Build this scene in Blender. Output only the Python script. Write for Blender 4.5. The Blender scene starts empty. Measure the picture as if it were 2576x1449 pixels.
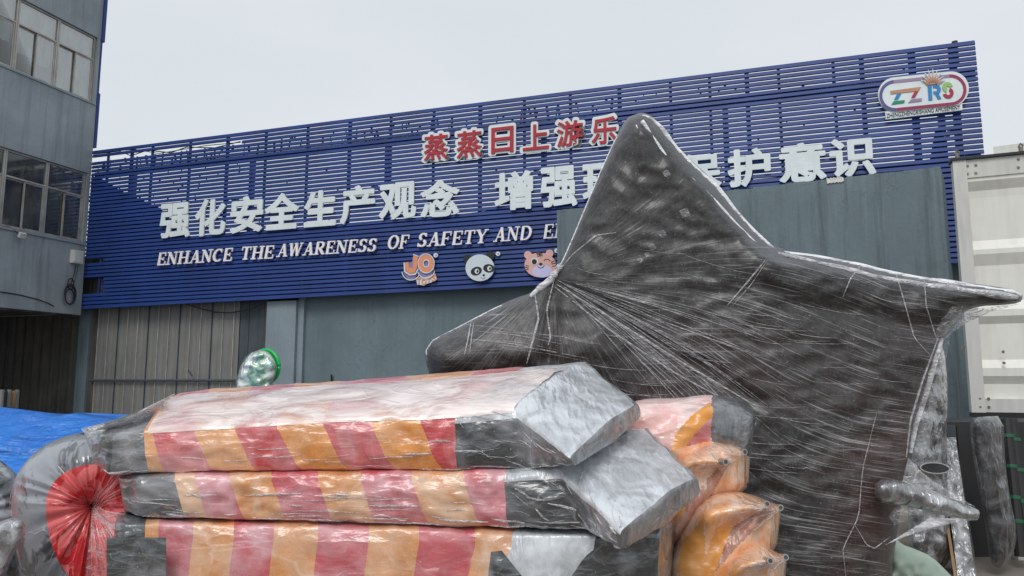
import bpy, bmesh, math, random
import numpy as np
from mathutils import Vector, noise, geometry, Matrix
random.seed(7)
R = math.radians
SC = bpy.context.scene
COL = SC.collection

# ------------------------------------------------------------------ camera, light, exposure
FPX, PITCH, CAMZ = 1850.0, R(7.18), 1.6          # picture measured on a 2576 x 1449 grid
cd = bpy.data.cameras.new('camera'); cam = bpy.data.objects.new('camera', cd); COL.objects.link(cam)
cd.sensor_width = 36; cd.lens = 36 * FPX / 2576; cd.clip_end = 2000; cd.clip_start = .05
cam.location = (0, 0, CAMZ); cam.rotation_euler = (math.pi / 2 + PITCH, 0, 0)
SC.camera = cam
SUN_EL, SUN_AZ = R(50), R(200)                   # azimuth measured from +Y clockwise
w = bpy.data.worlds.new('World'); SC.world = w; w.use_nodes = True
nt = w.node_tree; nt.nodes.clear()
wo = nt.nodes.new('ShaderNodeOutputWorld'); bg = nt.nodes.new('ShaderNodeBackground')
sky = nt.nodes.new('ShaderNodeTexSky'); sky.sky_type = 'NISHITA'; sky.sun_disc = False
sky.sun_elevation = SUN_EL; sky.sun_rotation = SUN_AZ; sky.air_density = 1.5; sky.dust_density = 5
sc_ = nt.nodes.new('ShaderNodeVectorMath'); sc_.operation = 'SCALE'; sc_.inputs['Scale'].default_value = .09
nt.links.new(sky.outputs[0], sc_.inputs[0])
tc = nt.nodes.new('ShaderNodeTexCoord'); nz = nt.nodes.new('ShaderNodeTexNoise')
mp = nt.nodes.new('ShaderNodeMapping'); mp.inputs['Scale'].default_value = (1, 1, 2.5)
nt.links.new(tc.outputs['Generated'], mp.inputs[0]); nt.links.new(mp.outputs[0], nz.inputs['Vector'])
nz.inputs['Scale'].default_value = 1.6; nz.inputs['Detail'].default_value = 5
cr = nt.nodes.new('ShaderNodeValToRGB')
cr.color_ramp.elements[0].position = .25; cr.color_ramp.elements[0].color = (.68, .74, .80, 1)
cr.color_ramp.elements[1].position = .75; cr.color_ramp.elements[1].color = (.80, .84, .87, 1)
nt.links.new(nz.outputs[0], cr.inputs[0])
mx = nt.nodes.new('ShaderNodeMixRGB'); mx.inputs[0].default_value = .93      # the overcast layer over the clear sky
nt.links.new(sc_.outputs[0], mx.inputs[1]); nt.links.new(cr.outputs[0], mx.inputs[2])
nt.links.new(mx.outputs[0], bg.inputs[0]); bg.inputs[1].default_value = 1.0
nt.links.new(bg.outputs[0], wo.inputs[0])
sl = bpy.data.lights.new('sun', 'SUN'); sl.energy = 1.5; sl.angle = R(25); sl.color = (1, .965, .92)
so = bpy.data.objects.new('sun', sl); COL.objects.link(so); so.location = (0, 0, 30)
sd = Vector((math.sin(SUN_AZ) * math.cos(SUN_EL), math.cos(SUN_AZ) * math.cos(SUN_EL), math.sin(SUN_EL)))
so.rotation_euler = sd.to_track_quat('Z', 'Y').to_euler()
SC.view_settings.view_transform = 'Standard'; SC.view_settings.look = 'None'
SC.view_settings.exposure = 0; SC.view_settings.gamma = 1; SC.view_settings.use_curve_mapping = False

# ------------------------------------------------------------------ measuring helpers
CAM = Vector((0, 0, CAMZ))
def ray(px, py):
    a = (px - 1288) / FPX; b = (724.5 - py) / FPX
    return Vector((a, math.cos(PITCH) - b * math.sin(PITCH), math.sin(PITCH) + b * math.cos(PITCH)))
def at(px, py, D):
    d = ray(px, py); return CAM + d * (D / d.y)
def ground_y(D):                                   # picture row of the ground at depth D
    v = Vector((0, D, -CAMZ)); f = Vector((0, math.cos(PITCH), math.sin(PITCH))); u = Vector((0, -math.sin(PITCH), math.cos(PITCH)))
    return 724.5 - FPX * v.dot(u) / v.dot(f)
def vdir(px):                                      # horizontal direction whose vanishing point is at column px
    return Vector(((px - 1288) / FPX * math.cos(PITCH), 1, 0)).normalized()
class Plane:
    """vertical plane: O on the ground, e along it, n out of it"""
    def __init__(s, O, e, n): s.O = Vector((O.x, O.y, 0)); s.e = e; s.n = n
    def uv(s, px, py, off=0):
        d = ray(px, py); P0 = s.O + s.n * off
        t = (P0 - CAM).dot(s.n) / d.dot(s.n); p = CAM + d * t
        return (p - s.O).dot(s.e), p.z
    def P(s, u, z, off=0): 
        q = s.O + s.e * u + s.n * off; return Vector((q.x, q.y, z))
Oc = at(232, 400, 17.2)
fe = -vdir(-4200); fn = Vector((fe.y, -fe.x, 0))
FAC = Plane(Oc, fe, fn)
le = -vdir(1900); ln_ = Vector((-le.y, le.x, 0))
LW = Plane(Oc, le, ln_)

# ------------------------------------------------------------------ object helpers
def thing(name, label, cat, loc=(0, 0, 0), group=None):
    o = bpy.data.objects.new(name, None); COL.objects.link(o); o.location = loc; o.empty_display_size = .2
    o['label'] = label; o['category'] = cat
    if group: o['group'] = group
    return o
def link(name, me, mat, parent=None, label=None, kind=None, smooth=False):
    me.name = name
    if mat is not None and not me.materials: me.materials.append(mat)
    if smooth: me.shade_smooth()
    o = bpy.data.objects.new(name, me); COL.objects.link(o)
    if parent is not None: o.parent = parent
    if label: o['label'] = label
    if kind: o['kind'] = kind
    return o
def root_loc(p):
    v = Vector((0, 0, 0))
    while p is not None: v = v + p.location; p = p.parent
    return v
def mesh(name, vs, fs, mat, parent=None, label=None, kind=None, smooth=False):
    """verts in world coordinates"""
    r = root_loc(parent)
    me = bpy.data.meshes.new(name); me.from_pydata([tuple(Vector(v) - r) for v in vs], [], fs); me.update()
    return link(name, me, mat, parent, label, kind, smooth)
class MB:
    def __init__(s): s.v = []; s.f = []
    def hexa(s, p):                                # 8 corners: bottom loop 0-3, top loop 4-7
        b = len(s.v); s.v += [Vector(q) for q in p]
        s.f += [(b, b+3, b+2, b+1), (b+4, b+5, b+6, b+7), (b, b+1, b+5, b+4), (b+1, b+2, b+6, b+5), (b+2, b+3, b+7, b+6), (b+3, b, b+4, b+7)]
        return s
    def pbox(s, pl, u0, u1, z0, z1, o0, o1):
        return s.hexa([pl.P(u0, z0, o0), pl.P(u0, z0, o1), pl.P(u1, z0, o1), pl.P(u1, z0, o0), pl.P(u0, z1, o0), pl.P(u0, z1, o1), pl.P(u1, z1, o1), pl.P(u1, z1, o0)])
    def bar(s, a, b, r, n=6, r2=None):
        a = Vector(a); b = Vector(b); d = (b - a).normalized(); x = d.orthogonal().normalized(); y = d.cross(x)
        r2 = r if r2 is None else r2; k = len(s.v)
        for c, rr in ((a, r), (b, r2)):
            for i in range(n):
                t = 2 * math.pi * i / n; s.v.append(c + (x * math.cos(t) + y * math.sin(t)) * rr)
        for i in range(n): s.f.append((k + i, k + (i + 1) % n, k + n + (i + 1) % n, k + n + i))
        s.f.append(tuple(k + n - 1 - i for i in range(n))); s.f.append(tuple(k + n + i for i in range(n)))
        return s
    def tube(s, pts, r, n=6, rf=None):
        pts = [Vector(p) for p in pts]; k = len(s.v); m = len(pts); x = None
        for i, p in enumerate(pts):
            d = (pts[min(i + 1, m - 1)] - pts[max(i - 1, 0)]).normalized()
            x = d.orthogonal().normalized() if x is None else (x - d * x.dot(d)).normalized()
            y = d.cross(x); rr = r * (rf(i / (m - 1)) if rf else 1)
            for j in range(n):
                t = 2 * math.pi * j / n; s.v.append(p + (x * math.cos(t) + y * math.sin(t)) * rr)
        for i in range(m - 1):
            for j in range(n):
                s.f.append((k + i * n + j, k + i * n + (j + 1) % n, k + (i + 1) * n + (j + 1) % n, k + (i + 1) * n + j))
        s.f.append(tuple(k + n - 1 - j for j in range(n))); s.f.append(tuple(k + (m - 1) * n + j for j in range(n)))
        return s
    def prism(s, pl, poly, o0, o1):                # polygon [(u,z)] extruded between two offsets of a plane
        A = sum(poly[i][0] * poly[(i + 1) % len(poly)][1] - poly[(i + 1) % len(poly)][0] * poly[i][1] for i in range(len(poly)))
        if A < 0: poly = poly[::-1]
        n = len(poly); k = len(s.v)
        s.v += [pl.P(u, z, o0) for u, z in poly] + [pl.P(u, z, o1) for u, z in poly]
        s.f.append(tuple(k + n - 1 - i for i in range(n))); s.f.append(tuple(k + n + i for i in range(n)))
        for i in range(n): s.f.append((k + i, k + (i + 1) % n, k + n + (i + 1) % n, k + n + i))
        return s
    def build(s, name, mat, parent=None, label=None, kind=None, smooth=False):
        return mesh(name, s.v, s.f, mat, parent, label, kind, smooth)

# ------------------------------------------------------------------ materials
class NT:
    def __init__(s, name):
        s.m = bpy.data.materials.new(name); s.m.use_nodes = True; s.t = s.m.node_tree; s.t.nodes.clear()
        s.out = s.n('ShaderNodeOutputMaterial')
    def n(s, ty, **kw):
        q = s.t.nodes.new(ty)
        for k, v in kw.items():
            if k in q.inputs: 
                if hasattr(v, 'node') or isinstance(v, bpy.types.NodeSocket): s.t.links.new(v, q.inputs[k])
                else: q.inputs[k].default_value = v
            else: setattr(q, k, v)
        return q
    def L(s, a, b): s.t.links.new(a, b)
    def coord(s, kind='Object', scale=(1, 1, 1), rot=(0, 0, 0)):
        c = s.n('ShaderNodeTexCoord'); m = s.n('ShaderNodeMapping'); s.L(c.outputs[kind], m.inputs[0])
        m.inputs['Scale'].default_value = scale; m.inputs['Rotation'].default_value = rot; return m.outputs[0]
    def noise(s, vec, scale, detail=4, dist=0, rough=.5):
        q = s.n('ShaderNodeTexNoise', Scale=scale, Detail=detail, Distortion=dist, Roughness=rough); s.L(vec, q.inputs['Vector']); return q.outputs[0]
    def math(s, op, a, b=0.0, c=None):
        q = s.n('ShaderNodeMath'); q.operation = op
        for i, v in enumerate((a, b, c)):
            if v is None: continue
            if isinstance(v, bpy.types.NodeSocket): s.L(v, q.inputs[i])
            else: q.inputs[i].default_value = v
        return q.outputs[0]
    def remap(s, v, a, b, c=0, d=1):
        q = s.n('ShaderNodeMapRange'); s.L(v, q.inputs[0])
        for i, x in enumerate((a, b, c, d)): q.inputs[i + 1].default_value = x
        return q.outputs[0]
    def mix(s, f, a, b):
        q = s.n('ShaderNodeMixRGB')
        for i, v in enumerate((f, a, b)):
            if isinstance(v, bpy.types.NodeSocket): s.L(v, q.inputs[i])
            elif i == 0: q.inputs[0].default_value = v
            else: q.inputs[i].default_value = (*v, 1)
        return q.outputs[0]
    def line(s, vec, scale, width, detail=3, dist=.5):      # thin contour lines of a noise: creases
        n = s.noise(vec, scale, detail, dist); a = s.math('ABSOLUTE', s.math('SUBTRACT', n, .5))
        return s.remap(a, 0, width, 1, 0)
    def bump(s, h, dist, strength=1, nrm=None):
        q = s.n('ShaderNodeBump'); s.L(h, q.inputs['Height']); q.inputs['Distance'].default_value = dist; q.inputs['Strength'].default_value = strength
        if nrm is not None: s.L(nrm, q.inputs['Normal'])
        return q.outputs[0]
    def bsdf(s, col, rough=.5, metal=0, coat=0, coat_r=.1, spec=.5, nrm=None):
        q = s.n('ShaderNodeBsdfPrincipled')
        if isinstance(col, bpy.types.NodeSocket): s.L(col, q.inputs['Base Color'])
        else: q.inputs['Base Color'].default_value = (*col, 1)
        if isinstance(rough, bpy.types.NodeSocket): s.L(rough, q.inputs['Roughness'])
        else: q.inputs['Roughness'].default_value = rough
        q.inputs['Metallic'].default_value = metal; q.inputs['Coat Weight'].default_value = coat
        q.inputs['Coat Roughness'].default_value = coat_r; q.inputs['Specular IOR Level'].default_value = spec
        if nrm is not None: s.L(nrm, q.inputs['Normal']); s.L(nrm, q.inputs['Coat Normal'])
        return q.outputs[0]
    def end(s, sh): s.L(sh, s.out.inputs[0]); return s.m

def mat_simple(name, col, rough=.5, metal=0, var=.15, scale=4, bump=0, coat=0, grime=0, spec=.5):
    t = NT(name); v = t.coord()
    n = t.noise(v, scale, 6, .3, .6)
    c = t.mix(t.remap(n, .3, .7), tuple(x * (1 - var) for x in col), tuple(min(1, x * (1 + var)) for x in col))
    if grime:
        g = t.noise(t.coord(scale=(3.2, 3.2, .35)), 3, 5, .2, .6)
        c = t.mix(t.math('MULTIPLY', t.remap(g, .45, .75), grime), c, tuple(x * .35 for x in col))
    nr = t.bump(t.noise(v, scale * 9, 5), bump) if bump else None
    return t.end(t.bsdf(c, rough, metal, coat, spec=spec, nrm=nr))

def mat_stucco(name, col, streak=.5, chips=.0):
    t = NT(name); v = t.coord()
    big = t.noise(v, .7, 5, .4, .6); fine = t.noise(v, 14, 6, 0, .65)
    st = t.noise(t.coord(scale=(2.6, 2.6, .16)), 1.6, 6, .15, .7)
    st2 = t.noise(t.coord(scale=(9, 9, .35)), 1.6, 5, .15, .6)
    c = t.mix(t.remap(big, .35, .65), tuple(x * .86 for x in col), tuple(x * 1.13 for x in col))
    c = t.mix(t.math('MULTIPLY', t.remap(st, .5, .72), streak), c, tuple(x * .5 for x in col))
    c = t.mix(t.math('MULTIPLY', t.remap(st2, .58, .75), streak * .35), c, tuple(min(1, x * 1.6) for x in col))
    c = t.mix(t.remap(fine, .3, .7, 0, .16), c, tuple(x * .6 for x in col))
    crack = t.line(v, .9, .0035, 6, 1.6); cm = t.remap(t.noise(v, .5, 2), .52, .6)
    c = t.mix(t.math('MULTIPLY', t.math('MULTIPLY', crack, cm), .55), c, tuple(x * .3 for x in col))
    if chips:
        ch = t.remap(t.noise(v, 3.5, 6, .5, .7), .69, .71); c = t.mix(t.math('MULTIPLY', ch, chips), c, (.45, .4, .34))
    h = t.math('ADD', t.math('MULTIPLY', fine, .5), t.math('MULTIPLY', big, 2.0))
    return t.end(t.bsdf(c, .88, nrm=t.bump(h, .012), spec=.25))

def mat_wrap(name, col, haze=(.08, .5), cr=.4, rot=(0, .5, .3), weave=True, white=(.74, .73, .78), stretch=(1, 1, 3), coat=0, base_rough=.55, creasew=.011, fold=.024, fs=5.5, patch=(.44, .60), ps=2.3, gloss=(.075, .55), bend=.35, grough=.27):
    """coloured cloth (diffuse) under a clinging, crumpled film (its own glossy layer with facets and creases)"""
    t = NT(name); v = t.coord(); va = t.coord(scale=stretch, rot=rot)
    def warp(vec, sc, amt):
        q = t.n('ShaderNodeTexNoise', Scale=sc, Detail=2); t.L(vec, q.inputs['Vector'])
        a = t.n('ShaderNodeVectorMath'); a.operation = 'SUBTRACT'; t.L(q.outputs['Color'], a.inputs[0]); a.inputs[1].default_value = (.5, .5, .5)
        b = t.n('ShaderNodeVectorMath'); b.operation = 'SCALE'; t.L(a.outputs[0], b.inputs[0]); b.inputs['Scale'].default_value = amt
        c = t.n('ShaderNodeVectorMath'); c.operation = 'ADD'; t.L(vec, c.inputs[0]); t.L(b.outputs[0], c.inputs[1]); return c.outputs[0]
    def voro(vec, sc, feat='F1'):
        q = t.n('ShaderNodeTexVoronoi', Scale=sc); q.feature = feat; t.L(vec, q.inputs['Vector']); return q.outputs['Distance']
    w1 = warp(va, 3.0, bend); w2 = warp(va, 6.0, bend * .6)
    v1 = voro(w1, fs * .5); v2 = voro(w2, fs * 1.3); e1 = t.remap(voro(w1, fs * .5, 'DISTANCE_TO_EDGE'), 0, .035, 1, 0); e2 = t.remap(voro(w2, fs * 1.3, 'DISTANCE_TO_EDGE'), 0, .03, 1, 0)
    zone = t.remap(t.noise(v, 1.9, 4, .6), .42, .62); zone2 = t.remap(t.noise(v, 3.3, 4, .8), .45, .62)
    h = t.math('ADD', t.math('MULTIPLY', v1, 1.0), t.math('MULTIPLY', v2, t.math('ADD', .12, t.math('MULTIPLY', zone, .4))))
    h = t.math('ADD', h, t.math('MULTIPLY', t.noise(va, fs * 2.4, 4, .8), .18))
    pt = t.remap(t.noise(warp(v, 2.0, .2), ps, 7, .9, .6), patch[0], patch[1])
    f = t.math('ADD', haze[0], t.math('MULTIPLY', pt, (haze[1] - haze[0]) * .8))
    ed = t.math('ADD', t.math('MULTIPLY', e1, zone2), t.math('MULTIPLY', t.math('MULTIPLY', e2, zone), .7))
    speck = t.remap(t.noise(v, 70, 2), .68, .76, 0, .4)
    f = t.math('MINIMUM', t.math('ADD', t.math('ADD', f, t.math('MULTIPLY', ed, cr * .55)), speck), .94)
    base = t.mix(t.remap(t.noise(v, 7, 5), .3, .7), tuple(x * .85 for x in col), tuple(min(1, x * 1.1) for x in col))
    if weave:
        wv = t.n('ShaderNodeTexVoronoi', Scale=85); t.L(v, wv.inputs['Vector']); base = t.mix(t.remap(wv.outputs[0], .2, .7, 0, .25), base, tuple(x * .45 for x in col))
    c = t.mix(f, base, white)
    soft = t.bump(t.noise(v, fs * .8, 3, .5), fold * .35, .7); film = t.bump(h, fold, 1)
    body = t.bsdf(c, base_rough, 0, 0, .1, .3, soft)
    g = t.n('ShaderNodeBsdfGlossy', Color=(.96, .97, 1, 1), Roughness=grough); t.L(film, g.inputs['Normal'])
    lw = t.n('ShaderNodeLayerWeight', Blend=.45); t.L(film, lw.inputs['Normal'])
    m = t.n('ShaderNodeMixShader'); t.L(t.remap(lw.outputs['Facing'], .25, 1.0, gloss[0], gloss[1]), m.inputs[0]); t.L(body, m.inputs[1]); t.L(g.outputs[0], m.inputs[2])
    return t.end(m.outputs[0])

def mat_film(name, op=.28, white=(.8, .8, .84), scale=5, lines=.7, rot=(0, .6, .4), bump=.02):
    t = NT(name); v = t.coord(); va = t.coord(scale=(1, 1, 3.5), rot=rot)
    n = t.noise(va, scale, 6, 1.2, .6); l = t.line(va, scale * 1.1, .03, 4, 1.0); l2 = t.line(v, scale * 1.4, .02, 3, 1.0)
    a = t.math('MINIMUM', t.math('ADD', t.remap(n, .35, .7, op * .4, op * 1.7), t.math('MULTIPLY', t.math('MAXIMUM', l, t.math('MULTIPLY', l2, .7)), lines)), .95)
    nr = t.bump(t.math('ADD', n, t.math('MULTIPLY', l, .3)), bump, 1)
    tr = t.n('ShaderNodeBsdfTransparent'); b = t.bsdf(white, .22, 0, .5, .1, .6, nr)
    m = t.n('ShaderNodeMixShader'); t.L(a, m.inputs[0]); t.L(tr.outputs[0], m.inputs[1]); t.L(b, m.inputs[2])
    return t.end(m.outputs[0])

def mat_dark_wrap(name):
    """dark fabric under many tight turns of film: fine streaks follow the 'flow' map"""
    t = NT(name); v = t.coord()
    uvn = t.n('ShaderNodeUVMap'); uvn.uv_map = 'flow'
    def flow(sx, sy, off):
        m = t.n('ShaderNodeMapping'); t.L(uvn.outputs[0], m.inputs[0]); m.inputs['Scale'].default_value = (sx, sy, 1); m.inputs['Location'].default_value = (off, off * 2, 0); return m.outputs[0]
    red = t.remap(t.noise(v, 1.1, 3, .6), .42, .62)
    zz = t.n('ShaderNodeSeparateXYZ'); c0 = t.n('ShaderNodeTexCoord'); t.L(c0.outputs['Object'], zz.inputs[0])
    low = t.remap(zz.outputs[2], 2.2, 1.3, 0, 1)
    c = t.mix(t.remap(t.noise(v, 30, 4), .3, .7), (.015, .015, .015), (.05, .049, .047))
    c = t.mix(t.math('MULTIPLY', t.math('MULTIPLY', red, low), .55), c, (.085, .034, .03))
    s1 = t.remap(t.noise(flow(120, .75, 0), 1, 2.5, .25, .5), .60, .70)
    s2 = t.remap(t.noise(flow(260, 1.6, 3.3), 1, 2.5, .2, .5), .60, .72)
    s3 = t.remap(t.noise(t.coord(scale=(1.3, 1.3, 66), rot=(0, -.2, 0)), 1.6, 2.5, .3), .60, .70)
    s4 = t.remap(t.noise(t.coord(scale=(44, 44, 1.0), rot=(0, .25, 0)), 1.6, 2.5, .25), .63, .72)
    k1 = t.remap(t.noise(v, 2.0, 5, 1.2), .40, .62, .1, 1); k2 = t.remap(t.noise(v, 2.1, 4, .8), .48, .66)
    st = t.math('MAXIMUM', t.math('MULTIPLY', s1, k1), t.math('MAXIMUM', t.math('MULTIPLY', s2, .8), t.math('MAXIMUM', t.math('MULTIPLY', s3, t.math('MULTIPLY', k2, .75)), t.math('MULTIPLY', s4, t.math('MULTIPLY', k2, .25)))))
    top = t.remap(zz.outputs[2], 2.2, 2.75, 1, .06)                # the peak has few turns of film
    st = t.math('MULTIPLY', st, top)
    hz = t.remap(t.noise(v, 2.3, 6, 1.2, .65), .45, .75, .0, .028)
    pat = t.remap(t.noise(v, 8, 4, 1.5, .6), .72, .74, 0, .15)
    speck = t.remap(t.noise(v, 90, 2), .66, .74, 0, .35)
    f = t.math('MINIMUM', t.math('ADD', t.math('ADD', t.math('MULTIPLY', st, .66), hz), t.math('ADD', pat, speck)), .88)
    c = t.mix(f, c, (.62, .61, .64))
    fl = t.noise(flow(26, .8, 1), 1, 4, .5); big = t.noise(v, 3.2, 4, .8)
    film = t.bump(t.math('ADD', t.math('MULTIPLY', fl, .5), t.math('ADD', t.math('MULTIPLY', st, .12), t.math('MULTIPLY', big, .4))), .018, 1)
    body = t.bsdf(c, .6, 0, 0, .3, .3, t.bump(t.noise(v, 5, 6, 1.2), .015, .7))
    g = t.n('ShaderNodeBsdfGlossy', Color=(.95, .96, 1, 1), Roughness=.3); t.L(film, g.inputs['Normal'])
    lw = t.n('ShaderNodeLayerWeight', Blend=.4); t.L(film, lw.inputs['Normal'])
    m = t.n('ShaderNodeMixShader'); t.L(t.remap(lw.outputs['Facing'], .3, 1, .03, .28), m.inputs[0]); t.L(body, m.inputs[1]); t.L(g.outputs[0], m.inputs[2])
    return t.end(m.outputs[0])

M = {}
M['slat'] = mat_simple('blue painted metal', (.014, .045, .20), .5, 0, .18, 1.2, 0, spec=.35)
M['slat_back'] = mat_simple('navy painted metal', (.012, .032, .15), .6, 0, .2, 2)
M['post'] = mat_simple('blue frame paint', (.018, .035, .17), .5, 0, .2, 3)
M['letter'] = mat_simple('pale sign plastic', (.72, .79, .81), .45, 0, .06, 3, grime=.12)
M['letter_w'] = mat_simple('white sign plastic', (.86, .82, .84), .45, 0, .06, 3)
M['red_sign'] = mat_simple('red sign plastic', (.42, .018, .035), .35, 0, .1, 3)
M['stucco'] = mat_stucco('blue grey stucco', (.29, .33, .36), .75, .5)
M['stucco2'] = mat_stucco('grey plaster of long wall', (.16, .215, .24), .35)
M['stucco3'] = mat_stucco('green grey plaster', (.165, .215, .24), .95)
M['stucco4'] = mat_stucco('lighter grey plaster', (.25, .31, .345), .3)
M['soffit'] = mat_simple('dark soffit', (.05, .05, .045), .9, 0, .4, 3, .01)
M['steel'] = mat_simple('taupe steel sheet', (.20, .20, .195), .6, .0, .12, 1.4, 0, grime=.3)
M['steel_shaded'] = mat_simple('grimy steel sheet with painted shade', (.085, .08, .07), .7, .0, .3, 1.4, 0, grime=.6)  # darker copy of the steel sheet, overhang shade put into its colour
M['steel_dk'] = mat_simple('dark steel sheet', (.07, .085, .1), .6, .1, .25, 1.4, 0, grime=.4)
M['seam'] = mat_simple('sheet seam', (.42, .41, .38), .5, .2, .3, 3)
M['seam_b'] = mat_simple('teal sheet seam', (.055, .095, .115), .5, .1, .3, 3)
M['alu'] = mat_simple('window aluminium', (.42, .40, .37), .5, .3, .2, 3, grime=.4)
M['curtain'] = mat_simple('pale curtain', (.62, .68, .70), .9, 0, .08, 5)
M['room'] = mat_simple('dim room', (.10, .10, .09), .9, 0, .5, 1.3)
M['white_box'] = mat_simple('white plastic box', (.6, .6, .57), .4, 0, .08, 5, grime=.3)
M['black'] = mat_simple('black rubber', (.015, .015, .016), .5, 0, .2, 5)
M['dark'] = mat_simple('dark steel', (.03, .03, .032), .7, 0, .3, 3)
M['cont'] = mat_simple('white painted truck sheet', (.74, .735, .69), .45, 0, .05, 1.5, 0, grime=.22)
M['cont_f'] = mat_simple('grey white frame paint', (.60, .60, .575), .45, 0, .05, 2, grime=.35)
M['bolt'] = mat_simple('bolt steel', (.22, .20, .17), .45, .6, .2, 5)
M['ground'] = mat_simple('dusty concrete', (.20, .175, .15), .95, 0, .25, .8, .01, grime=.0)
M['wood'] = mat_simple('weathered wood', (.30, .19, .10), .8, 0, .25, 6, .003)
M['silver'] = mat_simple('galvanised pipe', (.5, .5, .5), .35, .8, .1, 8)
M['green'] = mat_simple('green plastic', (.01, .42, .09), .3, 0, .1, 4)
M['green_tie'] = mat_simple('green tie', (.008, .11, .05), .45, 0, .1, 4)
M['cloth'] = mat_simple('pale green cloth', (.42, .52, .43), .75, 0, .08, 5, .004)
def mat_tarp():
    t = NT('blue tarpaulin'); v = t.coord(); va = t.coord(scale=(1, 1, 2.6), rot=(0, .35, .2))
    n = t.noise(va, .9, 4, 1.1, .45); rid = t.math('ABSOLUTE', t.math('SUBTRACT', n, .5)); r2 = t.math('ABSOLUTE', t.math('SUBTRACT', t.noise(v, 3.5, 4, 1.5), .5))
    c = t.mix(t.remap(t.noise(v, 2, 5), .35, .65), (.010, .14, .56), (.016, .20, .68))
    c = t.mix(t.remap(t.noise(v, 22, 5), .62, .7, 0, .3), c, (.12, .35, .75))
    return t.end(t.bsdf(c, .4, 0, .2, .25, .5, t.bump(t.math('ADD', t.math('MULTIPLY', rid, 2.4), t.math('MULTIPLY', r2, .35)), .16, 1)))
M['tarp'] = mat_tarp()
M['pink'] = mat_simple('salmon print', (.72, .42, .38), .5, 0, .03)
M['orange_p'] = mat_simple('orange print', (.75, .30, .16), .5, 0, .03)
M['purple_p'] = mat_simple('purple print', (.25, .22, .42), .5, 0, .03)
M['lilac'] = mat_simple('lilac print', (.60, .58, .85), .5, 0, .03)
M['prt_k'] = mat_simple('black print', (.012, .014, .016), .5, 0, .05)
M['prt_w'] = mat_simple('white print', (.70, .75, .78), .5, 0, .03)
M['panda_w'] = mat_simple('pale blue white print', (.60, .68, .73), .5, 0, .03)
for k, c in dict(l_or=(.5, .26, .16), l_bl=(.02, .22, .52), l_gr=(.0, .26, .13), l_rd=(.36, .02, .06), l_pu=(.33, .22, .36), l_lg=(.28, .50, .16), l_vi=(.10, .085, .26), l_mar=(.30, .02, .09)).items():
    M[k] = mat_simple('logo ' + k, c, .45, 0, .04)
M['w_red'] = mat_wrap('red cloth under film', (.60, .03, .035), (.07, .62), .4, white=(.84, .56, .58), rot=(0, .1, .3), stretch=(1, 1, 3.5))
M['w_or'] = mat_wrap('orange cloth under film', (.78, .28, .04), (.06, .58), .4, white=(.90, .64, .46), rot=(0, .1, .3), stretch=(1, 1, 3.5))
M['w_blk'] = mat_wrap('black cloth under film', (.030, .036, .038), (.02, .42), .4, stretch=(1, 1, 2.5), rot=(.1, -.5, .3), patch=(.46, .66), gloss=(.10, .7))
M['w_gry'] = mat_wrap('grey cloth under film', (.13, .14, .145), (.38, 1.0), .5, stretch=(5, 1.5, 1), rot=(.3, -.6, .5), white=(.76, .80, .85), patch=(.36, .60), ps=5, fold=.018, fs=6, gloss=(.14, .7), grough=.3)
M['w_edge'] = mat_wrap('dark grey cloth under streaky film', (.06, .065, .067), (.12, .60), .5, stretch=(3, 1.2, 1), rot=(.2, -.7, .4), white=(.60, .62, .66), patch=(.45, .65), fs=7)
M['w_red2'] = mat_wrap('faded red cloth under film', (.55, .025, .035), (.14, .80), .55, white=(.78, .52, .56), rot=(0, .9, .3), fold=.032, fs=4.0, patch=(.42, .62))
M['w_or2'] = mat_wrap('faded orange cloth under film', (.70, .25, .045), (.14, .80), .55, white=(.82, .64, .50), rot=(0, .9, .3), fold=.032, fs=4.0, patch=(.42, .62))
M['w_pink'] = mat_wrap('pink cloth under white film', (.85, .38, .34), (.25, .9), .4, white=(.90, .80, .78), weave=False, fs=8)
M['r_red'] = mat_wrap('glossy red vinyl under film', (.55, .006, .012), (.0, .70), .1, weave=False, white=(.86, .22, .22), stretch=(1, 1, 1.4), patch=(.475, .50), ps=4.2, fold=.016, fs=3.0, gloss=(.05, .8), grough=.12)  # salmon patches paint the brightly lit upward areas into the red
M['r_gry'] = mat_wrap('glossy grey vinyl under film', (.06, .063, .072), (.02, .80), .08, weave=False, white=(.36, .38, .43), stretch=(1, 1, 1.5), patch=(.48, .52), ps=3.6, fold=.026, fs=3.0, gloss=(.07, .55), grough=.2)  # paler patches paint sky-lit segments into the grey
M['o_or'] = mat_wrap('orange vinyl under pulled film', (.80, .32, .07), (.10, .85), .45, weave=False, white=(.92, .70, .56), stretch=(4, 1.5, 1), rot=(0, -.6, 0), fold=.022, fs=4.5, ps=5, gloss=(.12, .8))
M['o_br'] = mat_wrap('brownish film over orange', (.36, .12, .06), (.1, .6), .5, weave=False, white=(.62, .44, .38), stretch=(4.5, 2, 1), rot=(0, -.7, 0), fs=7, ps=5)
M['o_deep'] = mat_wrap('deep orange vinyl', (.80, .31, .03), (.0, .3), .2, weave=False, white=(.9, .6, .35), fold=.02, fs=6, ps=5, gloss=(.05, .6))
M['g_wrap'] = mat_wrap('green foam under crumpled film', (.06, .30, .14), (.1, 1.15), .4, weave=False, white=(.66, .70, .66), stretch=(2.5, 1, 1), rot=(0, .2, 0), patch=(.45, .52), ps=4.5, fs=7, gloss=(.2, .9))
M['clear'] = mat_wrap('crumpled clear film over grey', (.05, .05, .052), (.05, .95), .7, weave=False, white=(.55, .55, .58), stretch=(2, 1, 1), fold=.05, fs=9, ps=5, gloss=(.22, .9))
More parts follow.
